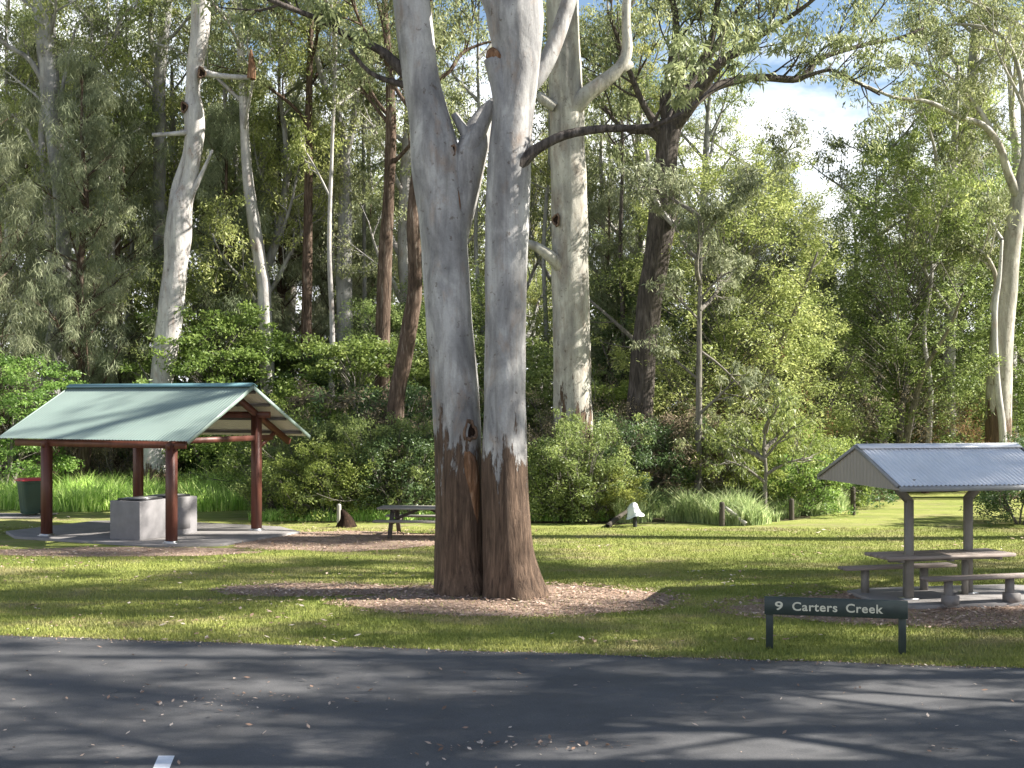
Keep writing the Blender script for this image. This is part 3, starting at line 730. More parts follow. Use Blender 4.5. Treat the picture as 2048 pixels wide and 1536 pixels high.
gums += [(1270, 52, 3, .85, 'euc', 'gum whose leaves fill the gap left of the dark tree limbs'),
 (1395, 50, 1, .82, 'euc_yel', 'gum whose top mixes with the dark tree limbs'),
 (1130, 54, 0, 1.0, 'euc', 'gum directly behind the streaky white gum'),
 (820, 52, 3, .95, 'euc', 'gum filling the gap left of the twin stemmed gum'),
 (1020, 56, 2, 1.05, 'euc_yel', 'gum directly behind the right one of the twin stems'),
 (320, 53, 2, 1.15, 'euc_yel', 'gum with light leaves behind the bright white gum'),
 (110, 50, 2, 1.1, 'euc_yel', 'gum with light leaves beside the grey white trunk'),
 (520, 50, 2, 1.05, 'euc_yel', 'gum with light leaves behind the thin leaning trunk'),
 (1900, 47, 3, .78, 'euc', 'gum whose leaves hang over the long arching limbs'),
 (2030, 50, 1, .9, 'euc_yel', 'gum behind the top of the grey tree at the right edge'),
 (1560, 55, 0, .72, 'euc', 'slight gum left of the cloud'),
 (1700, 58, 2, .80, 'euc', 'slight gum right of the cloud')]
for i, (px, D, k, s, lf, lab) in enumerate(gums):
    place('gum_tree', k, GX(px, D), rs.random()*6.28, s, lab, 'tree', FG, leaf=lf, wood='gum_white' if i % 3 == 0 else None)
casu = [
 (-10, 44, 0, 1.0, 'feathery she-oak at the left edge above the bin'),
 (165, 46, 1, .95, 'tall feathery she-oak above the left end of the blue green roof'),
 (240, 49, 0, 1.1, 'feathery she-oak just left of the bright white gum'),
 (60, 52, 1, 1.1, 'tall she-oak behind the grey white trunk'),
 (455, 50, 1, .9, 'dark she-oak right of the bright white gum'),
 (565, 52, 0, 1.15, 'she-oak between two thin trunks of the left forest'),
 (660, 54, 1, .85, 'she-oak left of the slender orange brown trunk'),
 (740, 56, 0, .9, 'she-oak showing left of the twin stemmed gum'),
 (1215, 50, 2, 1.0, 'she-oak between the white gum and the dark tree'),
 (1555, 46, 2, .85, 'drooping she-oak with grey needles below the open sky'),
 (1620, 48, 2, .8, 'drooping grey she-oak left of the dark hollow'),
 (1480, 50, 0, .78, 'she-oak behind the young sapling'),
]
for i, (px, D, k, s, lab) in enumerate(casu):
    place('she_oak', k, GX(px, D), rs.random()*6.28, s, lab, 'tree', FG, leaf='cas')
lush = [
 (10, 43, 1, .95, 'lush', 'bright green leafy tree at the left edge over the bin'),
 (430, 47, 0, 1.15, 'lush', 'bright layered leafy tree right of the bright white gum'),
 (500, 49, 1, 1.1, 'lush', 'bright green leafy tree above the right end of the blue green roof'),
 (390, 50, 4, .95, 'shrub', 'tall leafy tree touching the bright white gum'),
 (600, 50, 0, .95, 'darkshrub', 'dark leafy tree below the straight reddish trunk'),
 (715, 45, 1, 1.05, 'lush', 'layered green leafy tree below the orange brown trunk'),
 (770, 48, 4, .75, 'shrub', 'leafy tree behind the leaning brown trunk'),
 (140, 50, 4, .75, 'shrub', 'leafy tree behind the left end of the roof'),
 (250, 51, 4, .7, 'shrub', 'leafy tree above the middle of the blue green roof'),
 (1085, 46, 0, .9, 'shrub', 'leafy tree showing right of the twin stemmed gum'),
 (1235, 44, 1, .75, 'yelshrub', 'yellow green leafy tree at the foot of the dark tree'),
 (1452, 42, 3, .98, 'euc_yel', 'big light green tree behind the young sapling'),
 (1385, 49, 4, 1.15, 'shrub', 'light green tree right of the dark tree trunk'),
 (1555, 43.5, 4, .78, 'euc_yel', 'light green tree under the left end of the sky gap'),
 (1800, 45.8, 3, .95, 'shrub', 'large round leafy tree behind the zinc roofed shelter'),
 (1880, 50, 3, 1.2, 'shrub', 'tallest leafy tree behind the zinc roofed shelter'),
 (1735, 54, 4, .9, 'darkshrub', 'dark leafy tree over the left gable of the zinc roof'),
 (1670, 58, 4, .8, 'darkshrub', 'dark leafy tree beyond the timber barrier'),
 (1955, 52, 4, 1.2, 'shrub', 'leafy tree just left of the grey tree at the right edge'),
 (2060, 50, 4, 1.2, 'shrub', 'leafy tree cut by the right edge behind the zinc roof'),
 (1300, 50, 4, .9, 'darkshrub', 'dark leafy tree behind the foot of the dark tree'),
 (1180, 52, 4, .9, 'shrub', 'leafy tree right behind the streaky white gum'),
 (900, 50, 4, .9, 'shrub', 'leafy tree glimpsed left behind the twin stems'),
 (985, 48, 0, 1.0, 'shrub', 'leafy tree seen in the slit between the twin stems'),
 (850, 52, 0, 1.2, 'darkshrub', 'dark leafy tree right of the leaning brown trunk'),
]
for i, (px, D, k, s, lf, lab) in enumerate(lush):
    place('leafy_tree', k, GX(px, D), rs.random()*6.28, s, lab, 'tree', FG, leaf=lf)
dead = [
 (1095, 41, 1, 1.05, 'dead', 'dry brown bush between the twin stemmed gum and the white gum'),
 (1225, 39, 1, .95, 'dead', 'dry brown twiggy bush right of the white gum'),
 (1275, 41, 0, 1.1, 'dead', 'dry brown bush at the foot of the dark tree'),
 (1500, 43, 1, 1.15, 'rust', 'rust coloured dead bush right of the young sapling'),
 (1640, 45, 1, 1.3, 'dead', 'tall dry bush left of the dark hollow'),
 (630, 42, 1, .9, 'dead', 'grey brown dry bush left of the leaning brown trunk'),
 (215, 47, 1, 1.0, 'dead', 'dry brown bush above the blue green roof'),
 (20, 49, 0, 1.1, 'dead', 'pale dry bush behind the bin'),
 (1890, 47, 1, 1.0, 'rust', 'reddish dry bush above the zinc roof'),
 (1355, 40, 1, .7, 'dead', 'sparse dry bush left of the young sapling'),
 (100, 50, 1, 1.0, 'dead', 'dry bush behind the left shelter post'),
]
for i, (px, D, k, s, lf, lab) in enumerate(dead):
    place('dry_bush', k, GX(px, D), rs.random()*6.28, s, lab, 'bush', 'dry bushes in the forest edge', leaf=lf)
SG = 'shrubs along the forest edge'
shr = [
 (572, 36.5, 2, .95, 'shrub', 'low shrub right of the right rear shelter post'),
 (615, 37.5, 1, .95, 'shrub', 'upright green shrub beyond the right end of the shelter roof'),
 (655, 36, 0, 1.0, 'yelshrub', 'yellow green shrub left of the far picnic table'),
 (700, 38, 3, 1.05, 'shrub', 'wide green shrub behind the leaning stump'),
 (745, 36.5, 1, .95, 'shrub', 'green shrub behind the left end of the far picnic table'),
 (800, 36.2, 0, 1.1, 'darkshrub', 'dark shrub behind the middle of the far picnic table'),
 (850, 37.5, 3, 1.1, 'shrub', 'tall shrub touching the left edge of the twin stemmed gum'),
 (590, 40, 3, 1.3, 'lush', 'bright green bush behind the low shrub by the shelter post'),
 (690, 41, 3, 1.45, 'dead', 'grey leaved bush with dry top left of the twin stemmed gum'),
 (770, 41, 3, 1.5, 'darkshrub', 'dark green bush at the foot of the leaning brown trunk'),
 (540, 43, 1, 1.2, 'yelshrub', 'light green bush under the right end of the shelter roof'),
 (1085, 36, 0, .9, 'yelshrub', 'yellow green shrub touching the right edge of the twin stemmed gum'),
 (1118, 35.6, 0, 1.05, 'shrub', 'green shrub in front of the white gum on its left side'),
 (1165, 35.4, 1, 1.0, 'shrub', 'green shrub covering the foot of the white gum'),
 (1210, 35.6, 2, .9, 'yelshrub', 'low yellowish shrub left of the white cover'),
 (1240, 37.5, 3, 1.1, 'darkshrub', 'wide shrub behind the white cover'),
 (1305, 38, 1, .95, 'darkshrub', 'upright shrub right of the white cover'),
 (1350, 39, 3, 1.15, 'dead', 'wide dry looking shrub left of the young she-oak stem'),
 (1430, 38.5, 1, 1.05, 'euc', 'shrub right of the young she-oak stem'),
 (1480, 38, 3, 1.0, 'yelshrub', 'yellow green shrub behind the left wooden post'),
 (1560, 38.5, 3, 1.1, 'yelshrub', 'bright shrub behind the middle wooden post'),
 (1610, 37.5, 2, 1.05, 'lush', 'bright green shrub right of the middle wooden post'),
 (1655, 40, 0, 1.0, 'shrub', 'shrub left of the zinc roof gable'),
 (1700, 40.5, 2, 1.0, 'darkshrub', 'dark low shrub around the right wooden post'),
 (2085, 35.5, 3, .9, 'darkshrub', 'dark bush cut by the right edge under the zinc roof'),
 (1735, 43, 2, .6, 'dead', 'small dry plant under the zinc roof gable'),
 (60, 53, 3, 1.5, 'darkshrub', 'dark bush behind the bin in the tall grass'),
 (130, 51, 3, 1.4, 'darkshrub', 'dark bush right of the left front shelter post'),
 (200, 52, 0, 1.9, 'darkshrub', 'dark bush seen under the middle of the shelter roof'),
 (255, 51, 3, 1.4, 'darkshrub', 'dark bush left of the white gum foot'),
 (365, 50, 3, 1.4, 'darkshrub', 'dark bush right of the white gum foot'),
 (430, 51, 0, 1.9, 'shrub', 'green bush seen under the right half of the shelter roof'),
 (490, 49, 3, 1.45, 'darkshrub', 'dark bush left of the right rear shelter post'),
 (-30, 50, 3, 1.5, 'dead', 'pale dry bush at the left edge behind the bin'),
 (2042, 34.6, 0, 1.0, 'darkshrub', 'dense dark bush on the lawn at the right edge under the zinc roof'),
 (1600, 58, 3, 1.4, 'darkshrub', 'dark far bush beside the thin lamp pole'),
 (1700, 62, 3, 1.5, 'yelshrub', 'bright far bush above the timber barrier'),
 (1765, 60, 3, 1.45, 'darkshrub', 'dark far bush above the zinc roof ridge'),
 (1830, 62, 3, 1.3, 'lush', 'bright far bush just above the zinc roof'),
 (1985, 54, 3, 1.4, 'lush', 'bright green vine mound at the foot of the grey tree at the right edge'),
 (2060, 56, 3, 1.4, 'yelshrub', 'bright bush at the right edge above the zinc roof'),
 (1650, 64, 3, 1.4, 'shrub', 'far bush behind the thin lamp pole'),
 (1910, 64, 3, 1.3, 'shrub', 'far bush behind the zinc roof ridge'),
]
for i, (px, D, k, s, lf, lab) in enumerate(shr):
    place('shrub', k, GX(px, D), rs.random()*6.28, s, lab, 'shrub', SG, leaf=lf)
# dense low screen far behind (a far-off wood, reads as one mass)
t = Tree(77); rr_ = t.rng
for i in range(3000):
    x = -52+104*rr_.random(); y = 78+16*rr_.random(); z = (rr_.random()**.9)*(19 if x < -1 else 12 if x < 10 else 7.5)
    t.clump(np.array((x, y, z)), 1.0+.6*rr_.random())
me = leaf_mesh('far_wood', t.tips, t.rad, 60, .42, .16, rr_, .4)
tag(link('far_wood', me, M['shrub']), 'far-off wood closing the view between the trunks', 'forest', kind='stuff')
# trees right of the picture whose crowns shade road and lawn
shade = [(28.5, 22.3, 4, 1.2, 'on the lawn beyond the road verge'),
 (17, 24.8, 4, 1.1, 'closest to the zinc roofed shelter'), (25, 26, 5, 1.2, 'behind the one closest to the zinc roofed shelter'), (19, 31.5, 5, 1.4, 'farther along the lawn'), (12.0, 11.0, 4, .7, 'on the near side of the road'), (17.5, 11.8, 5, .95, 'outermost on the near side of the road'), (34, 24, 4, 1.25, 'farthest to the right'),
 (23, 15.8, 4, 1.1, 'third behind the road verge'), (20, 13.5, 4, 1.0, 'inner row beside the road'), (26, 18.4, 5, 1.2, 'middle row beside the road'), (33, 17, 4, 1.35, 'tallest beyond the road verge')]
for x, y, k, s, l in shade:
    place('gum_tree', k, (x, y, 0), rs.random()*6.28, s, 'gum tree standing right of the picture, '+l, 'tree', 'shade trees right of the picture', leaf='euc')
for kind, lst in TPL.items():
    for root, _ in lst:
        for ch in list(root.children): bpy.data.objects.remove(ch)
        bpy.data.objects.remove(root)

# ------------------------------------------------------------------ ground
def sheet(name, pts, z, m, label=None, kind='structure'):
    a = Acc(); n = len(pts); c = np.mean(pts, 0)
    V = [(c[0], c[1], z)]+[(p[0], p[1], z) for p in pts]
    a.add(V, None, [(0, i+1, (i+1) % n+1) for i in range(n)])
    o = link(name, a.mesh(name), m); tag(o, kind=kind); return o
a = Acc(); a.add([(-400, -60, 0), (400, -60, 0), (400, 500, 0), (-400, 500, 0)], [(0, 1, 2, 3)])
tag(link('lawn_ground', a.mesh('lawn_ground'), M['lawn']), kind='structure')
# forest floor with an uneven front edge
edge = [(-60, 44), (-18, 46), (-13, 47), (-9.5, 46), (-7.4, 42), (-6.8, 37), (-6, 35.5), (-3, 35), (0, 35.2), (2, 34.6), (5, 35), (7.5, 35.6), (9, 38), (10.5, 40.5), (11.5, 45), (12, 55), (13, 63), (20, 66), (26, 62), (60, 58), (60, 200), (-60, 200)]
sm = smoothpath(np.array([(x, y, 0, 0) for x, y in edge], float), 1.2)
bm = bmesh.new(); vs = [bm.verts.new((p[0]+.25*math.sin(i*1.7), p[1]+.3*math.sin(i*2.3), .004)) for i, p in enumerate(sm)]
bm.faces.new(vs); bmesh.ops.triangulate(bm, faces=bm.faces[:])
me = bpy.data.meshes.new('forest_floor'); bm.to_mesh(me); bm.free()
for p in me.polygons:
    if p.normal.z < 0: p.flip()
tag(link('forest_floor', me, M['floor']), kind='structure')
# road
def roady(x): return 17.02-.165*x-.006*x*0
rng = np.random.default_rng(3)
xs = np.arange(-60, 60.1, .25)
ed = np.array([roady(x)+.07*mnoise.noise(Vector((x*.9, 0, 0)))+.05*mnoise.noise(Vector((x*3.1, 3, 0))) for x in xs])
V = np.vstack([np.stack([xs, np.full_like(xs, -40), np.full_like(xs, .004)], 1), np.stack([xs, ed, np.full_like(xs, .004)], 1)])
n = len(xs); a = Acc(); a.add(V, [(i, i+1, n+i+1, n+i) for i in range(n-1)])
tag(link('road', a.mesh('road'), M['asphalt']), kind='structure')
# white bay line
d = G(333, 1513); d2 = d+np.array((.15, -1.0, 0))*3.6
a = Acc(); w_ = .075
a.add([(d[0]-w_, d[1], .008), (d[0]+w_, d[1], .008), (d2[0]+w_, d2[1], .008), (d2[0]-w_, d2[1], .008)], [(0, 3, 2, 1)])
tag(link('parking_bay_line', a.mesh('parking_bay_line'), M['white_paint']), kind='structure')

def blob(cx, cy, rx, ry, seed, n=72, amp=.16):
    return [(cx+rx*math.cos(t)*(1+amp*mnoise.noise(Vector((math.cos(t)*2.2+seed, math.sin(t)*2.2, seed)))*1.6+.03*math.sin(17*t)),
             cy+ry*math.sin(t)*(1+amp*mnoise.noise(Vector((math.cos(t)*2.2, math.sin(t)*2.2+seed, seed)))*1.6+.03*math.sin(13*t))) for t in [i/n*6.283 for i in range(n)]]
beds = [ # centre, radii
 (-.05, 21.55, 2.75, 1.75, 1.0, 'mulch_bed'),
 (7.4, 20.6, 3.9, 1.75, 2.0, 'mulch_bed'),
 (-4.0, 30.5, 2.6, 2.2, 3.0, 'mulch_bed'),
 (-8.6, 28.2, 3.0, .9, 4.0, 'mulch_bed'),
 (-3.6, 22.6, 1.6, .8, 6.0, 'mulch_bed'),
]
for k, (cx, cy, rx, ry, sd, nm) in enumerate(beds): sheet(nm, blob(cx, cy, rx, ry, sd), .004+.0011*k, M['mulch'])
def scatter_flat(name, pts, size, m, label, cat, rng, lift=.012, tilt=.35, asp=.45):
    n = len(pts); ang = rng.random(n)*6.283; s = size*(.3+1.6*rng.random(n)**2.2)
    u = np.stack([np.cos(ang), np.sin(ang), tilt*(rng.random(n)-.5)*2], 1); v = np.stack([-np.sin(ang), np.cos(ang), tilt*(rng.random(n)-.5)*2], 1)
    c = np.stack([pts[:, 0], pts[:, 1], lift+s*tilt*.5], 1)
    V = np.stack([c-u*s[:, None]*.5, c-v*(s*asp*.5)[:, None], c+u*s[:, None]*.5, c+v*(s*asp*.5)[:, None]], 1).reshape(-1, 3)
    me = np_mesh(name, V, np.arange(n*4).reshape(-1, 4), lv=rng.random(n))
    return tag(link(name, me, m), label, cat, kind='stuff')
pp = []
for cx, cy, rx, ry, sd, nm in beds:
    n = int(rx*ry*(1500 if cy < 24 else 520)); r = np.sqrt(rng.random(n))*1.12; th = rng.random(n)*6.283
    pp.append(np.stack([cx+rx*r*np.cos(th), cy+ry*r*np.sin(th)], 1))
scatter_flat('wood_chips', np.concatenate(pp), .055, M['chip'], 'loose wood chips covering the mulch beds round the trees', 'wood chips', rng)
# thin leaf fall on lawn
n = 15000; X = rng.random(n)*34-19; Y = 17.5+rng.random(n)**1.2*19
kp = np.array([mnoise.noise(Vector((x*.35, y*.6, 4)))+.5*mnoise.noise(Vector((x*1.3, y*1.6, 4)))+.25*(x < -2) > .12+.3*random.random() for x, y in zip(X, Y)])
scatter_flat('leaf_litter', np.stack([X, Y], 1)[kp], .07, M['litter'], 'fallen leaves scattered thinly over the mown lawn', 'fallen leaves', rng, .035)
n = 700; X = rng.random(n)*16-8; Y = 10.5+rng.random(n)*7.2
extra = np.stack([2.1-2.6*0+rng.normal(size=110)*.45-1.9, 12.4+rng.normal(size=110)*.12], 1)
e2 = np.stack([-3.2+rng.normal(size=120)*.9, 14.2+rng.normal(size=120)*.35], 1)
X2 = np.concatenate([np.stack([X, Y], 1), extra, e2]); X2 = X2[X2[:, 1] < 16.9-.165*X2[:, 0]]
scatter_flat('road_leaf_litter', X2, .045, M['litter'], 'fallen leaves and twigs scattered over the dark asphalt', 'fallen leaves', rng, .010, .45)
n = 3200; X = rng.random(n)*18-9; Y = np.interp(X, xs, ed)-np.abs(rng.normal(size=n))*.11+.03
scatter_flat('road_edge_grit', np.stack([X, Y], 1), .028, M['litter'], 'soil crumbs and leaf bits along the asphalt edge', 'grit', rng, .006, .6)
# short lawn blades
def blades(name, X, Y, h, w, m, label, cat, lean=.5, segs=1, z0=0.0):
    if segs == 2:
        pn = np.array([mnoise.noise(Vector((x*.9, y*.9, 7)))+.5*mnoise.noise(Vector((x*2.7, y*2.7, 2))) for x, y in zip(X, Y)])
        kp = pn > -.28; X = X[kp]; Y = Y[kp]; h = h*np.clip(.75+1.1*pn[kp], .3, 1.7)
    n = len(X); h = h*(.45+.9*rng.random(n)); ang = rng.random(n)*6.283; la = rng.random(n)*6.283; le = lean*rng.random(n)*h
    b = np.stack([X, Y, np.full(n, z0)], 1); s = np.stack([np.cos(ang), np.sin(ang), np.zeros(n)], 1)*(w*(.6+.8*rng.random(n)))[:, None]*.5
    dl = np.stack([np.cos(la)*le, np.sin(la)*le, np.zeros(n)], 1)
    if segs == 1:
        V = np.stack([b-s, b+s, b+dl+np.stack([0*h, 0*h, h], 1)], 1).reshape(-1, 3)
        me = np_mesh(name, V, None, np.arange(n*3).reshape(-1, 3), lv=rng.random(n))
    else:
        mid = b+dl*.35+np.stack([0*h, 0*h, h*.6], 1); top = b+dl*1.3+np.stack([0*h, 0*h, h], 1)
        V = np.stack([b-s, b+s, mid+s*.8, mid-s*.8, top], 1).reshape(-1, 3); i = np.arange(n)[:, None]*5
        me = np_mesh(name, V, i+np.array([0, 1, 2, 3]), i+np.array([3, 2, 4]), lv=rng.random(2*n))
    return tag(link(name, me, m), label, cat, kind='stuff')
n = 330000; Y = 15.5+rng.random(n)**1.35*18; X = (rng.random(n)*2-1)*(.41*Y+.6)
ok = Y > np.interp(X, xs, ed)-.03
def inb(X, Y, e): return ((X-e[0])/e[2])**2+((Y-e[1])/e[3])**2 < 1
for e in beds: ok &= ~(inb(X, Y, e) & (rng.random(n) < .93))
ok &= ~inb(X, Y, (-8.6, 31.0, 4.2, 2.7)); ok &= ~inb(X, Y, (7.4, 21.3, 2.4, 1.2))
blades('lawn_grass', X[ok], Y[ok], .045, .012, M['blade'], 'short mown lawn grass between road and forest', 'grass', .9)
# tall grass behind the left shelter and before the right shrubs
n = 42000; X = -20+rng.random(n)*13.2; Y = 38.3+rng.random(n)*9; ok = (Y > 38.3+.8*np.sin(X*.7)) & (X < -6.6-.0*Y)
blades('tall_grass', X[ok], Y[ok], .62, .030, M['grassblade'], 'bright unmown grass in a band behind the blue green shelter', 'grass', .7, 2)
n = 30000; X = 2.8+rng.random(n)*8.2; Y = 35.0+.9*np.sin(X*1.3)*np.sin(X*.6+1)+rng.random(n)**1.3*4+np.maximum(0, X-7.0)*1.2
blades('tall_grass_by_the_posts', X, Y, .55, .028, M['bluegrass'], 'bluish green unmown grass around the wooden posts', 'grass', .7, 2)
n = 16000; X = -7.2+rng.random(n)*10; Y = 35.3+rng.random(n)*2.5
blades('tall_grass_under_the_shrubs', X, Y, .3, .025, M['grassblade'], 'rough grass growing under the shrubs behind the twin stemmed gum', 'grass', .7, 2)

# ------------------------------------------------------------------ left shelter
def corr(a, o, u, v, Lu, Lv, n, pitch, amp, th=.012, under=False):
    """corrugated sheet: o corner, u along the eave (corrugations repeat), v up the slope"""
    nrm = np.cross(u, v); nrm /= np.linalg.norm(nrm)
    if nrm[2] < 0: nrm = -nrm
    k = int(Lu/pitch*8)+1; s = np.linspace(0, Lu, k); h = amp*np.cos(s/pitch*2*math.pi)
    top = o+s[:, None]*u+h[:, None]*nrm
    V = np.vstack([top, top+v*Lv]); V2 = V-nrm*th
    a.add(V, [(i, i+1, k+i+1, k+i) for i in range(k-1)])
    return V2, [(i, k+i, k+i+1, i+1) for i in range(k-1)]
def slope_roof(parent, name, cn, u, v, Lu, Lv, pitch, amp, m_top, m_bot, off):
    a = Acc(); V2, Q2 = corr(a, cn, u, v, Lu, Lv, 0, pitch, amp)
    nq = sum(len(x) for x in a.Q); a.add(V2, Q2)
    me = a.mesh(name, False, off)
    o = link(name, me, [m_top, m_bot], parent)
    me.polygons.foreach_set('material_index', np.array([0]*nq+[1]*len(Q2), np.int32)); return o

g = np.array((.427, .904, 0)); g /= np.linalg.norm(g); r = np.array((-g[1], g[0], 0)); up = np.array((0, 0, 1.))
C0 = np.array((-7.24, 29.0, 2.385)); W = 4.8; rise = 1.25; L = 5.75
mid = C0+g*W/2; slab_c = np.array((C0[0], C0[1], 0))+g*W*.47+r*L*.47
root = empty('picnic_shelter', slab_c, 0, 'large open barbecue shelter with a blue green gable roof on red brown posts', 'shelter')
vv = g*W/2+up*rise; Ls = np.linalg.norm(vv); vv /= Ls
wv = -g*W/2+up*rise; wv /= np.linalg.norm(wv)
slope_roof(root, 'roof', C0, r, vv, L, Ls, .09, .006, M['roof_green'], M['roof_lining'], slab_c)
slope_roof(root, 'roof', C0+g*W, r, wv, L, Ls, .09, .006, M['roof_green'], M['roof_lining'], slab_c)
pk = mid+up*rise
a = Acc(); a.bar(pk+r*-.03+up*.03+g*-.07, pk+r*(L+.03)+up*.03+g*-.07, .17, .02, up=tuple(np.cross(r, vv)));
a.bar(pk+r*-.03+up*.03+g*.07, pk+r*(L+.03)+up*.03+g*.07, .17, .02, up=tuple(np.cross(wv, r)))
plain('ridge_blue', (.12, .235, .26), .45, .5, .08, 2, .05)
link('ridge_cap', a.mesh('ridge_cap', False, slab_c), M['ridge_blue'], root)
# barge boards along both gables and gutter-less eave trims
for e in (0, L):
    a = Acc(); s_ = r*(e+(-.012 if e == 0 else .012))
    a.bar(C0+s_-up*.04, pk+s_-up*.03-g*.01, .02, .09); a.bar(C0+g*W+s_-up*.04, pk+s_-up*.03+g*.01, .02, .09)
    link('barge_board', a.mesh('barge_board', False, slab_c), M['roof_green'], root)
for q in range(2):
    for f in (.12, .40, .68, .93):
        a = Acc(); b0 = (C0+vv*Ls*f) if q == 0 else (C0+g*W+wv*Ls*f)
        b0 = b0-up*.062
        a.bar(b0+r*.06, b0+r*(L-.06), .06, .07); link('purlin', a.mesh('purlin', False, slab_c), M['purlin_steel'], root)
def roofz(t): return C0[2]+rise*(1-abs(t)/(W/2))   # height of the roof at distance t from the ridge line
tn, tf = -2.22, .96
posts = {}
for s_ in (.6, 4.36):
    for tt in (tn, tf):
        b = np.array((mid[0], mid[1], 0))+r*s_+g*tt; z1 = roofz(tt)-.26
        a = Acc(); R_ = np.stack([r, g, up], 1)
        a.box(b+up*(z1/2+.06), (.19, .19, z1-.12+.12), R_)
        po = link('post', a.mesh('post', False, slab_c), M['red_timber'], root)
        a = Acc(); a.box(b+up*.085, (.23, .23, .05), R_); a.box(b+up*.068, (.3, .3, .016), R_); link('post_foot', a.mesh('post_foot', False, slab_c), M['steel'], po)
    a = Acc(); e0 = mid+r*s_
    for sg in (-1, 1):
        p0 = e0+g*sg*(W/2-.05); p1 = e0+up*rise
        nn = up*-.19
        a.bar(p0+nn+up*.03, p1+nn, .085, .15)
    link('rafter', a.mesh('rafter', False, slab_c), M['red_timber'], root)
    a = Acc(); a.bar(e0+g*tn-up*0+up*(-.22+roofz(tn)-C0[2]), e0+g*1.75-up*.16+up*0.0, .08, .14) if False else a.bar(np.array((*(e0+g*tn)[:2], 2.36)), np.array((*(e0+g*1.6)[:2], 2.36)), .07, .13)
    link('tie_beam', a.mesh('tie_beam', False, slab_c), M['red_timber'], root)
    a = Acc(); a.bar(np.array((*(e0+g*(tf+.05))[:2], 2.1)), np.array((*(e0+g*(tf+.75))[:2], roofz(tf+.75)-.28)), .06, .09)
    link('brace', a.mesh('brace', False, slab_c), M['red_timber'], root)
for tt in (tn, tf):
    a = Acc(); z1 = roofz(tt)-.2
    p = np.array((mid[0], mid[1], z1))+g*tt; a.bar(p+r*.2, p+r*(L-.4), .08, .16); link('beam', a.mesh('beam', False, slab_c), M['red_timber'], root)
# slab
R_ = np.stack([r, g, up], 1)
def slab(name, c, hx, hy, rot_u, rot_v, z, label, ch=.35, m='concrete', n=8):
    pts = []
    for sx, sy, order in ((1, 1, 1), (-1, 1, -1), (-1, -1, 1), (1, -1, -1)):
        cc = [(hx*sx, (hy-ch*hy)*sy), ((hx-ch*hx)*sx, hy*sy)]
        if order < 0: cc.reverse()
        pts += cc
    a = Acc(); k = len(pts)
    lo = [c+rot_u*x+rot_v*y for x, y in pts]; hi = [p+up*z for p in lo]; inner = [c+rot_u*x*.995+rot_v*y*.995+up*(z+.003) for x, y in pts]
    V = lo+hi+inner+[c+up*(z+.003)]
    a.add(V, [(i, (i+1) % k, k+(i+1) % k, k+i) for i in range(k)]+[(k+i, k+(i+1) % k, 2*k+(i+1) % k, 2*k+i) for i in range(k)], [(2*k+i, 2*k+(i+1) % k, 3*k) for i in range(k)])
    o = link(name, a.mesh(name, False, c), M[m]); o.location = tuple(c); tag(o, label, kind='structure'); return o
slab('concrete_slab', slab_c+r*.1-g*.15, 3.3, 2.35, r, g, .06, None)
# barbecue block
bb = np.array((-8.56, 29.9, 0)); bc = bb+r*.445+g*1.02
rt = empty('barbecue', (bc[0], bc[1], .06), 0, 'grey concrete barbecue block with black hotplates under the blue green roof', 'barbecue')
off = np.array((bc[0], bc[1], .06))
a = Acc(); a.box(bc+up*(.06+.45), (.89, 2.05, .90), R_)
me = a.mesh('body', False, off); bod = link('body', me, M['block_concrete'], rt)
bv = bod.modifiers.new('bevel', 'BEVEL'); bv.width = .015; bv.segments = 2
for k in (-.5, .5):
    a = Acc(); a.box(bc+g*k+up*.985, (.66, .8, .045), R_); h = link('hotplate', a.mesh('hotplate', False, off), M['black_plate'], rt)
    a = Acc(); a.box(bc+g*k+up*1.0125, (.5, .62, .01), R_); link('cooking_surface', a.mesh('cooking_surface', False, off), M['steel'], h)
a = Acc(); a.box(bc-r*.449+g*.5+up*.45, (.012, .5, .5), R_); a.box(bc-r*.458+g*.3+up*.45, (.012, .03, .1), R_); link('service_door', a.mesh('service_door', False, off), M['block_concrete'], rt)

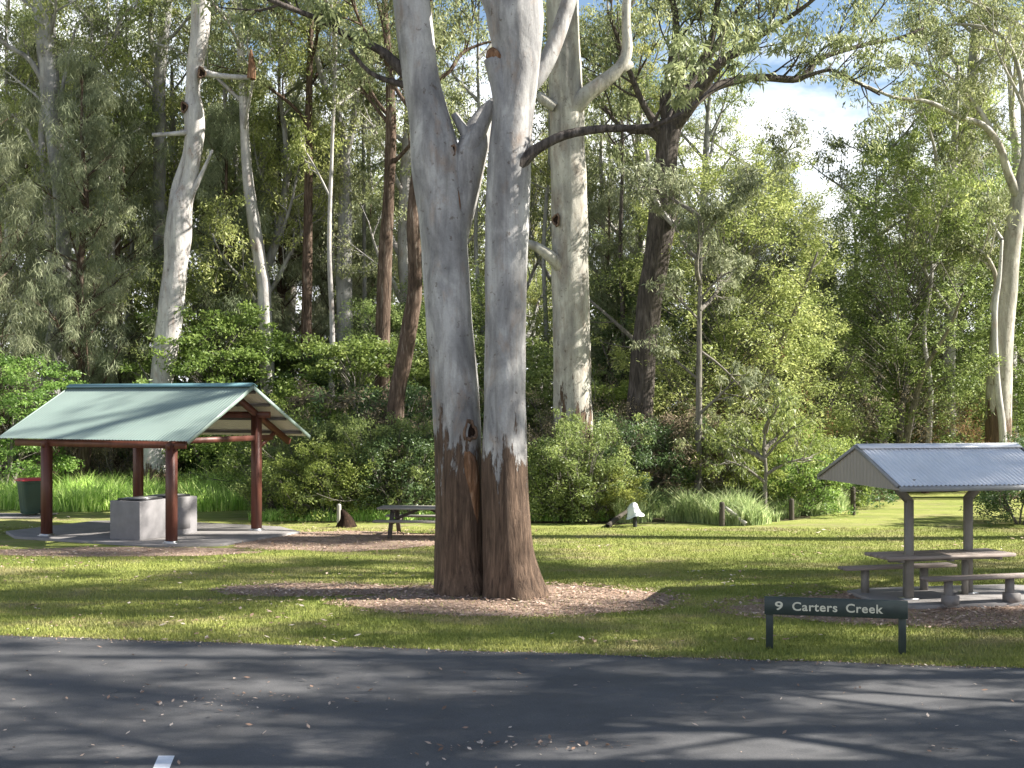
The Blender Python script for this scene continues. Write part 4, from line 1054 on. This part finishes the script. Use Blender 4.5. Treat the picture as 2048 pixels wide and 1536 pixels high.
# ------------------------------------------------------------------ wheelie bin on its pad
bp = G(55, 1035); 
def wheelie(loc, rz):
    rt = empty('wheelie_bin', loc, rz, 'dark green wheelie bin with a red lid left of the shelter', 'bin')
    bm = bmesh.new()
    rings = [(0.06, .24, .25, .0), (.10, .245, .26, 0), (.80, .285, .33, .0), (.93, .29, .345, 0), (.935, .315, .37, 0), (.98, .315, .37, 0)]
    rows = []
    for z, hx, hy, o in rings:
        row = []
        for k in range(16):
            t = (k+.5)/16*6.283; cx = abs(math.cos(t))**.35*math.copysign(1, math.cos(t)); cy = abs(math.sin(t))**.35*math.copysign(1, math.sin(t))
            row.append(bm.verts.new((hx*cx, hy*cy, z)))
        rows.append(row)
    for a_, b_ in zip(rows, rows[1:]):
        for k in range(16): bm.faces.new((a_[k], a_[(k+1) % 16], b_[(k+1) % 16], b_[k]))
    bm.faces.new(rows[0][::-1]); bm.faces.new(rows[-1])
    me = bpy.data.meshes.new('body'); bm.to_mesh(me); bm.free(); link('body', me, M['bin_green'], rt)
    a = Acc(); a.box((0, .0, 1.0), (.66, .76, .035)); a.box((0, .01, 1.035), (.60, .68, .04), taper=.9); a.box((0, -.39, 1.0), (.3, .05, .04)); l = link('lid', a.mesh('lid'), M['bin_red'], rt)
    bv = l.modifiers.new('bevel', 'BEVEL'); bv.width = .012; bv.segments = 2
    a = Acc(); tube(a, [(-.24, .42, .97), (.24, .42, .97)], [.018, .018], 8)
    for sx in (-.2, .2): a.bar((sx, .36, .93), (sx, .42, .97), .03, .03)
    link('handle', a.mesh('handle'), M['bin_green'], rt)
    for sx in (-1, 1):
        a = Acc(); tube(a, [(sx*.245, .24, .1), (sx*.29, .24, .1)], [.1, .1], 16, cap=True); link('wheel', a.mesh('wheel'), M['rubber'], rt)
    a = Acc(); tube(a, [(-.25, .24, .1), (.25, .24, .1)], [.014, .014], 6); link('axle', a.mesh('axle'), M['steel'], rt)
wheelie((bp[0], bp[1]+.3, .04), math.radians(-14-35))
a = Acc(); a.box((0, 0, .02), (3.2, 1.5, .04)); o = link('bin_pad', a.mesh('bin_pad'), M['concrete']); o.location = (bp[0]-1.1, bp[1]+.35, 0); tag(o, kind='structure')

# ------------------------------------------------------------------ picnic tables
def aframe(loc, rz):
    rt = empty('picnic_table', loc, rz, 'dark timber picnic table half hidden behind the twin stemmed gum', 'picnic table')
    a = Acc()
    for k in range(5): a.box((0, -.32+.16*k, .70), (2.2, .148, .042))
    link('tabletop', a.mesh('tabletop'), M['grey_timber'], rt)
    for sy in (-1, 1):
        a = Acc()
        for k in range(2): a.box((0, sy*(.68+.15*k), .43), (2.2, .14, .042))
        link('seat', a.mesh('seat'), M['grey_timber'], rt)
    for sx in (-.75, .75):
        for sy in (-1, 1):
            a = Acc(); a.bar((sx, sy*.22, .675), (sx, sy*.62, 0), .045, .10, up=(1, 0, 0)); link('leg', a.mesh('leg'), M['dark_timber'], rt)
        a = Acc(); a.box((sx+.05, 0, .385), (.045, 1.56, .09)); a.box((sx+.05, 0, .655), (.045, .74, .06)); link('cross_rail', a.mesh('cross_rail'), M['dark_timber'], rt)
    a = Acc(); a.bar((-.72, 0, .42), (-.15, 0, .66), .045, .07); a.bar((.72, 0, .42), (.15, 0, .66), .045, .07); link('brace', a.mesh('brace'), M['dark_timber'], rt)
tp = GX(850, 31.4); aframe((tp[0], tp[1], 0), math.radians(-6))

# right shelter
al = math.radians(10); r2 = np.array((math.cos(al), math.sin(al), 0)); g2 = np.array((-math.sin(al), math.cos(al), 0))
C2 = np.array((5.95, 19.95, 1.98)); W2 = 3.0; rise2 = .56; L2 = 2.85
c2 = np.array((C2[0], C2[1], 0))+g2*1.5+r2*1.42
rt = empty('picnic_shelter', c2, 0, 'small picnic shelter with a shiny zinc gable roof on two bent posts', 'shelter')
m2 = C2+g2*W2/2; pk2 = m2+up*rise2
v2 = g2*W2/2+up*rise2; Ls2 = np.linalg.norm(v2); v2 /= Ls2; w2 = -g2*W2/2+up*rise2; w2 /= np.linalg.norm(w2)
slope_roof(rt, 'roof', C2, r2, v2, L2, Ls2, .076, .011, M['zinc_roof'], M['roof_lining'], c2)
slope_roof(rt, 'roof', C2+g2*W2, r2, w2, L2, Ls2, .076, .011, M['zinc_roof'], M['roof_lining'], c2)
a = Acc()
a.bar(pk2+up*.022-g2*.08-up*.02-r2*.02, pk2+up*.022-g2*.08-up*.02+r2*(L2+.02), .18, .012, up=tuple(np.cross(r2, v2))); a.bar(pk2+up*.022+g2*.08-up*.02-r2*.02, pk2+up*.022+g2*.08-up*.02+r2*(L2+.02), .18, .012, up=tuple(np.cross(w2, r2)))
link('ridge_cap', a.mesh('ridge_cap', False, c2), M['zinc_roof'], rt)
for e in (0, 1):   # gable cladding with vertical ribs
    a = Acc(); k = 120; s = np.linspace(0, W2, k); rib = np.array([.012 if (int(x/.062) % 2) else 0 for x in s])
    o0 = C2+r2*(-.006 if e == 0 else L2+.006); sg = -1 if e == 0 else 1
    lo = o0-up*.07+g2*s[:, None]+r2*(rib*sg)[:, None]; z = rise2*(1-abs(s-W2/2)/(W2/2))-.012
    hi = lo+up*(.07+z)[:, None]
    a.add(np.vstack([lo, hi]), [(i, i+1, k+i+1, k+i) for i in range(k-1)])
    b = Acc(); lo2 = lo-r2*sg*.025; hi2 = hi-r2*sg*.025; a.add(np.vstack([lo2, hi2]), [(i, k+i, k+i+1, i+1) for i in range(k-1)])
    ga = link('gable', a.mesh('gable', False, c2), M['gable_cladding'], rt)
    a = Acc(); x = o0+r2*sg*.03
    a.bar(x-up*.01, x+g2*W2/2+up*(rise2-.01), .03, .05); a.bar(x+g2*W2-up*.01, x+g2*W2/2+up*(rise2-.01), .03, .05); link('barge_board', a.mesh('barge_board', False, c2), M['gutter_grey'], rt)
for q in (0, 1):
    a = Acc(); p = C2+g2*(W2*q+(-.05 if q == 0 else .05))-up*.045; a.bar(p-r2*.02, p+r2*(L2+.02), .09, .075); link('gutter', a.mesh('gutter', False, c2), M['gutter_grey'], rt)
    a = Acc(); p = C2+g2*(.12 if q == 0 else W2-.12)-up*.03; a.bar(p+r2*.04, p+r2*(L2-.04), .06, .1); link('purlin', a.mesh('purlin', False, c2), M['grey_steel_paint'], rt)
for tt, oo, dr_ in ((.70, -.42, -1), (1.99, .02, 1)):
    b = np.array((m2[0], m2[1], 0))+r2*tt+g2*oo; kn = b+up*1.68; tp_ = kn+r2*dr_*.36+up*.36
    a = Acc(); a.box(b+up*.84, (.115, .115, 1.68), np.stack([r2, g2, up], 1)); a.bar(kn-up*.045-r2*dr_*.02, tp_, .112, .112, up=tuple(g2))
    po = link('post', a.mesh('post', False, c2), M['grey_steel_paint'], rt)
    a = Acc(); a.box(b+up*.072, (.24, .24, .02), np.stack([r2, g2, up], 1)); link('base_plate', a.mesh('base_plate', False, c2), M['steel'], po)
    a = Acc(); p = np.array((*tp_[:2], 2.02)); a.bar(p-g2*(1.3+oo), p+g2*(1.3-oo), .08, .09); link('crossbeam', a.mesh('crossbeam', False, c2), M['grey_steel_paint'], rt)
slab('concrete_slab', np.array((*(c2+g2*-.08+r2*.45)[:2], 0)), 1.75, .98, r2, g2, .06, None, .25)
# its table, standing on the slab
al3 = math.radians(15)
tc = np.array((*GX(1880, 21.4)[:2], .06))
rt = empty('picnic_table', tc, al3, 'fixed timber picnic table with two benches under the zinc roof', 'picnic table')
a = Acc()
for k in range(4): a.box((0, -.30+.2*k, .70), (2.32, .19, .05))
link('tabletop', a.mesh('tabletop'), M['aged_timber'], rt)
a = Acc()
for sx in (-.9, 0, .9): a.box((sx, 0, .65), (.07, .7, .05))
a.box((0, 0, .62), (1.9, .06, .04)); link('table_frame', a.mesh('table_frame'), M['grey_steel_paint'], rt)
for sx in (-.55, .55):
    a = Acc(); a.box((sx, .12, .30), (.08, .08, .60)); link('leg', a.mesh('leg'), M['grey_steel_paint'], rt)
for sy, dx in ((-1, .28), (1, -.32)):
    a = Acc()
    for k in range(2): a.box((dx, sy*(.68+.15*k), .415), (2.1, .142, .045))
    st = link('bench', a.mesh('bench'), M['aged_timber'], rt)
    for sx in (-.62, .5):
        a = Acc(); a.box((dx+sx, sy*.75, .195), (.09, .12, .39)); a.box((dx+sx+.02, sy*.75-.02, .075), (.2, .2, .15)) if sy < 0 else None
        link('leg', a.mesh('leg'), M['concrete'] if sy < 0 else M['grey_steel_paint'], st)

# ------------------------------------------------------------------ the sign
A = np.array((3.42, 17.26, 0)); B = np.array((5.07, 16.89, 0)); dv = B-A; Ln = np.linalg.norm(dv); dv /= Ln; nv = np.array((dv[1], -dv[0], 0))
rt = empty('park_sign', (A+B)/2, math.atan2(dv[1], dv[0]), 'low dark green sign reading 9 Carters Creek on two short posts', 'sign')
h = Ln/2
a = Acc(); a.box((.0, -.065, .585), (Ln+.13, .045, .235)); bo = link('board', a.mesh('board'), M['sign_green'], rt)
bv = bo.modifiers.new('bevel', 'BEVEL'); bv.width = .005
for sx in (-1, 1):
    a = Acc(); a.box((sx*h, 0, .335), (.095, .085, .70)); p = link('post', a.mesh('post'), M['sign_green'], rt); bv = p.modifiers.new('bevel', 'BEVEL'); bv.width = .006
dg = bpy.context.evaluated_depsgraph_get()
def text_acc(acc, s, x0, x1, z0, hgt, y):
    cu = bpy.data.curves.new('t', 'FONT'); cu.body = s; cu.size = 1; cu.extrude = .004; cu.offset = .018; cu.resolution_u = 6; cu.space_character = 1.08
    o = bpy.data.objects.new('t', cu); COL.objects.link(o); bpy.context.view_layer.update()
    me = bpy.data.meshes.new_from_object(o.evaluated_get(bpy.context.evaluated_depsgraph_get()))
    co = np.empty(len(me.vertices)*3, np.float32); me.vertices.foreach_get('co', co); co = co.reshape(-1, 3)
    mn, mx = co.min(0), co.max(0)
    X = x0+(co[:, 0]-mn[0])/(mx[0]-mn[0])*(x1-x0); Z = z0+(co[:, 1])/.73*hgt
    Y = np.where(co[:, 2] > 0, y-.004, y+.001)
    for p in me.polygons:
        v = list(p.vertices)
        if len(v) == 4: acc.add(np.stack([X, Y, Z], 1)[v], [(0, 1, 2, 3)])
        elif len(v) == 3: acc.add(np.stack([X, Y, Z], 1)[v], None, [(0, 1, 2)])
        else:
            for i in range(1, len(v)-1): acc.add(np.stack([X, Y, Z], 1)[[v[0], v[i], v[i+1]]], None, [(0, 1, 2)])
    bpy.data.objects.remove(o); bpy.data.curves.remove(cu)
def lx(px): return ((px-1530)/(1810-1530)-.5)*(Ln+.1)
a = Acc()
for s, p0, p1 in (('9', 1549, 1565), ('Carters', 1584, 1674), ('Creek', 1691, 1764)): text_acc(a, s, lx(p0), lx(p1), .532, .115, -.0875)
link('lettering', a.mesh('lettering'), M['letter_cream'], bo)

# ------------------------------------------------------------------ small things
def wpost(px, py, h, w, label, m='post_wood', lean=0, grp='wooden posts along the lawn edge', name='bollard'):
    p = G(px, py); rt = Acc()
    n = 12; zs = [0, h*.5, h-.04, h]; ws = [w/2, w/2*.98, w/2*.96, w/2*.75]
    tube(rt, [(lean*z, 0, z) for z in zs], ws, n, None, .04); o = link(name, rt.mesh(name, True), M[m])
    o.location = tuple(p); tag(o, label, 'post', grp); return p
wpost(1444, 1052, .62, .15, 'grey wooden post with a log leaning against it')
wpost(1583, 1040, .58, .15, 'dark wooden post in the middle of the bluish grass')
wpost(1706, 1030, .80, .15, 'dark wooden post under the zinc roof gable')
wpost(541, 1036, .70, .16, 'dark post among the shrubs right of the shelter')
wpost(465, 1006, .52, .09, 'small pale marker post in the bright grass', 'post_pale', name='marker_post')
wpost(678, 1050, .55, .12, 'pale post rising from a dark stump left of the far picnic table', 'post_pale')
def log(a_, b_, r0, r1, label, m='post_wood', cat='log'):
    a = Acc(); a_ = np.asarray(a_, float); b_ = np.asarray(b_, float)
    tube(a, [a_-a_, (b_-a_)*.5+np.array((0, .03, .02)), b_-a_], [r0, (r0+r1)/2, r1], 9, .15, .12, 2.0)
    o = link('log', a.mesh('log', True), M[m]); o.location = tuple(a_); tag(o, label, cat)
p = G(1492, 1052); q = G(1450, 1050); log((p[0], p[1], .05), (q[0], q[1], .46), .06, .05, 'grey log leaning against the left wooden post', 'post_pale')
p = G(1215, 1056); q = G(1262, 1050); log((p[0], p[1], .04), (q[0], q[1]+.2, .40), .07, .05, 'dark log lying slanted left of the white cover')
# stump pile
p = G(690, 1054); a = Acc(); 
tube(a, [(0, 0, -.05), (0, 0, .2), (-.08, 0, .45)], [.30, .17, .04], 12, .08, .6, 5.0); o = link('tree_stump', a.mesh('tree_stump', True), M['knotdark']); o.location = tuple(p); tag(o, 'dark pointed stump at the lawn edge left of the far picnic table', 'stump')
# white cover on a post
p = G(1270, 1054); rt = empty('covered_tap', p, 0, 'white plastic cover draped over a dark post at the lawn edge', 'post')
a = Acc(); tube(a, [(0, 0, 0), (0, 0, .3), (-.02, 0, .5)], [.055, .05, .045], 10, .1); link('post', a.mesh('post', True), M['hose_dark'], rt)
a = Acc(); n = 18; V = []; rgs = [(.27, .20, .24, 0), (.29, .19, .21, 0), (.36, .15, .17, -.03), (.48, .13, .15, -.04), (.58, .09, .11, -.03), (.63, .03, .04, -.02)]
for z, rx, ry, ox in rgs:
    for k in range(n):
        t_ = k/n*6.283; w_ = 1+.16*math.sin(5*t_+z*9)*(1.3-z)+.08*math.sin(9*t_)
        V.append((ox+rx*1.12*math.cos(t_)*w_, ry*math.sin(t_)*w_, z+.03*math.sin(3*t_)*(1 if z < .4 else .3)+.05*math.cos(t_)*(z < .4)))
a.add(V+[(-.02, 0, .645)], [(i*n+j, i*n+(j+1) % n, (i+1)*n+(j+1) % n, (i+1)*n+j) for i in range(5) for j in range(n)], [(5*n+j, 5*n+(j+1) % n, 6*n) for j in range(n)])
link('plastic_cover', a.mesh('plastic_cover', True), M['bag_white'], rt)
# timber barrier and slim lamp pole in the distance
p = GX(1665, 62); rt = empty('timber_barrier', p, .02, 'low brown timber barrier beyond the shrubs left of the zinc roof', 'barrier')
for z in (.28, .56):
    a = Acc(); a.box((0, 0, z), (4.4, .08, .2)); link('rail', a.mesh('rail'), M['aged_timber'], rt)
for x in (-2, 0, 2):
    a = Acc(); a.box((x, .1, .34), (.14, .12, .68)); link('post', a.mesh('post'), M['aged_timber'], rt)
p = GX(1607, 48); rt = empty('lamp_pole', p, 0, 'slim pale lamp pole with a small solar panel in front of the dark hollow', 'lamp')
zt = CH-(795-YH)/F*48
a = Acc(); tube(a, [(0, 0, 0), (0, 0, 1.6), (.02, 0, zt)], [.045, .04, .03], 8, .4); link('pole', a.mesh('pole', True), M['post_pale'], rt)
a = Acc(); a.box((-.35, 0, zt+.05), (.75, .35, .04), np.array([[.93, 0, -.36], [0, 1, 0], [.36, 0, .93]])); link('solar_panel', a.mesh('solar_panel'), M['gutter_grey'], rt)
a = Acc(); a.box((-.02, -.05, CH-(848-YH)/F*48), (.14, .14, .16), taper=.7); link('lamp_head', a.mesh('lamp_head'), M['white_paint'], rt)
# ------------------------------------------------------------------ sky, sun, camera
EL = math.radians(36); hx, hy = .9996, .03
az = math.atan2(hx, hy)                      # clockwise from +Y
w = bpy.data.worlds.new('World'); SC.world = w; w.use_nodes = True; nt = w.node_tree; nt.nodes.clear()
sky = nt.nodes.new('ShaderNodeTexSky'); sky.sky_type = 'NISHITA'; sky.sun_disc = False; sky.sun_elevation = EL; sky.sun_rotation = az
sky.air_density = 1.0; sky.dust_density = .6; sky.ozone_density = 1.5
tc_ = nt.nodes.new('ShaderNodeTexCoord'); mp = nt.nodes.new('ShaderNodeMapping'); mp.inputs['Scale'].default_value = (1, 1, 2.6); mp.inputs['Location'].default_value = (.35, .1, .15)
nt.links.new(tc_.outputs['Generated'], mp.inputs['Vector'])
nz = noise(nt, mp.outputs['Vector'], 3.4, 7, .58, .25)
sz_ = nt.nodes.new('ShaderNodeSeparateXYZ'); nt.links.new(tc_.outputs['Generated'], sz_.inputs[0])
hi_ = ramp(nt, [(.0, g3(.22)), (.16, g3(.15)), (.28, g3(.10)), (.42, g3(0)), (.6, g3(0))], sz_.outputs[2]).outputs[0]
lo_ = mth(nt, 'MULTIPLY', mth(nt, 'MAXIMUM', mth(nt, 'SUBTRACT', sz_.outputs[2], .25), 0), .45)
nz = mth(nt, 'SUBTRACT', mth(nt, 'ADD', nz, hi_), lo_)
cl = ramp(nt, [(.50, g3(0)), (.64, g3(1))], nz).outputs[0]
mx = mix(nt, cl, sky.outputs[0], (10.0, 10.2, 10.6))
bg = nt.nodes.new('ShaderNodeBackground'); bg.inputs['Strength'].default_value = .055
nt.links.new(mx, bg.inputs['Color']); wo = nt.nodes.new('ShaderNodeOutputWorld'); nt.links.new(bg.outputs[0], wo.inputs['Surface'])
sl = bpy.data.lights.new('sun', 'SUN'); sl.energy = 5.0; sl.angle = math.radians(.45); sl.color = (1, .955, .88)
so = bpy.data.objects.new('sun', sl); COL.objects.link(so)
sd = Vector((hx*math.cos(EL), hy*math.cos(EL), math.sin(EL))); so.rotation_euler = sd.to_track_quat('Z', 'Y').to_euler(); so.location = (20, 10, 30)
cam = bpy.data.cameras.new('camera'); cam.sensor_width = 36; cam.lens = F/2048*36; cam.shift_y = (YH-768)/2048; cam.clip_end = 2000; cam.clip_start = .1
co = bpy.data.objects.new('camera', cam); COL.objects.link(co); co.location = (0, 0, CH); co.rotation_euler = (math.radians(90), 0, 0); SC.camera = co
SC.view_settings.view_transform = 'Standard'; SC.view_settings.look = 'None'; SC.view_settings.gamma = 1; SC.view_settings.exposure = 1.75
SC.cycles.max_bounces = 6; SC.cycles.diffuse_bounces = 3; SC.cycles.transmission_bounces = 3; SC.cycles.sample_clamp_indirect = 6
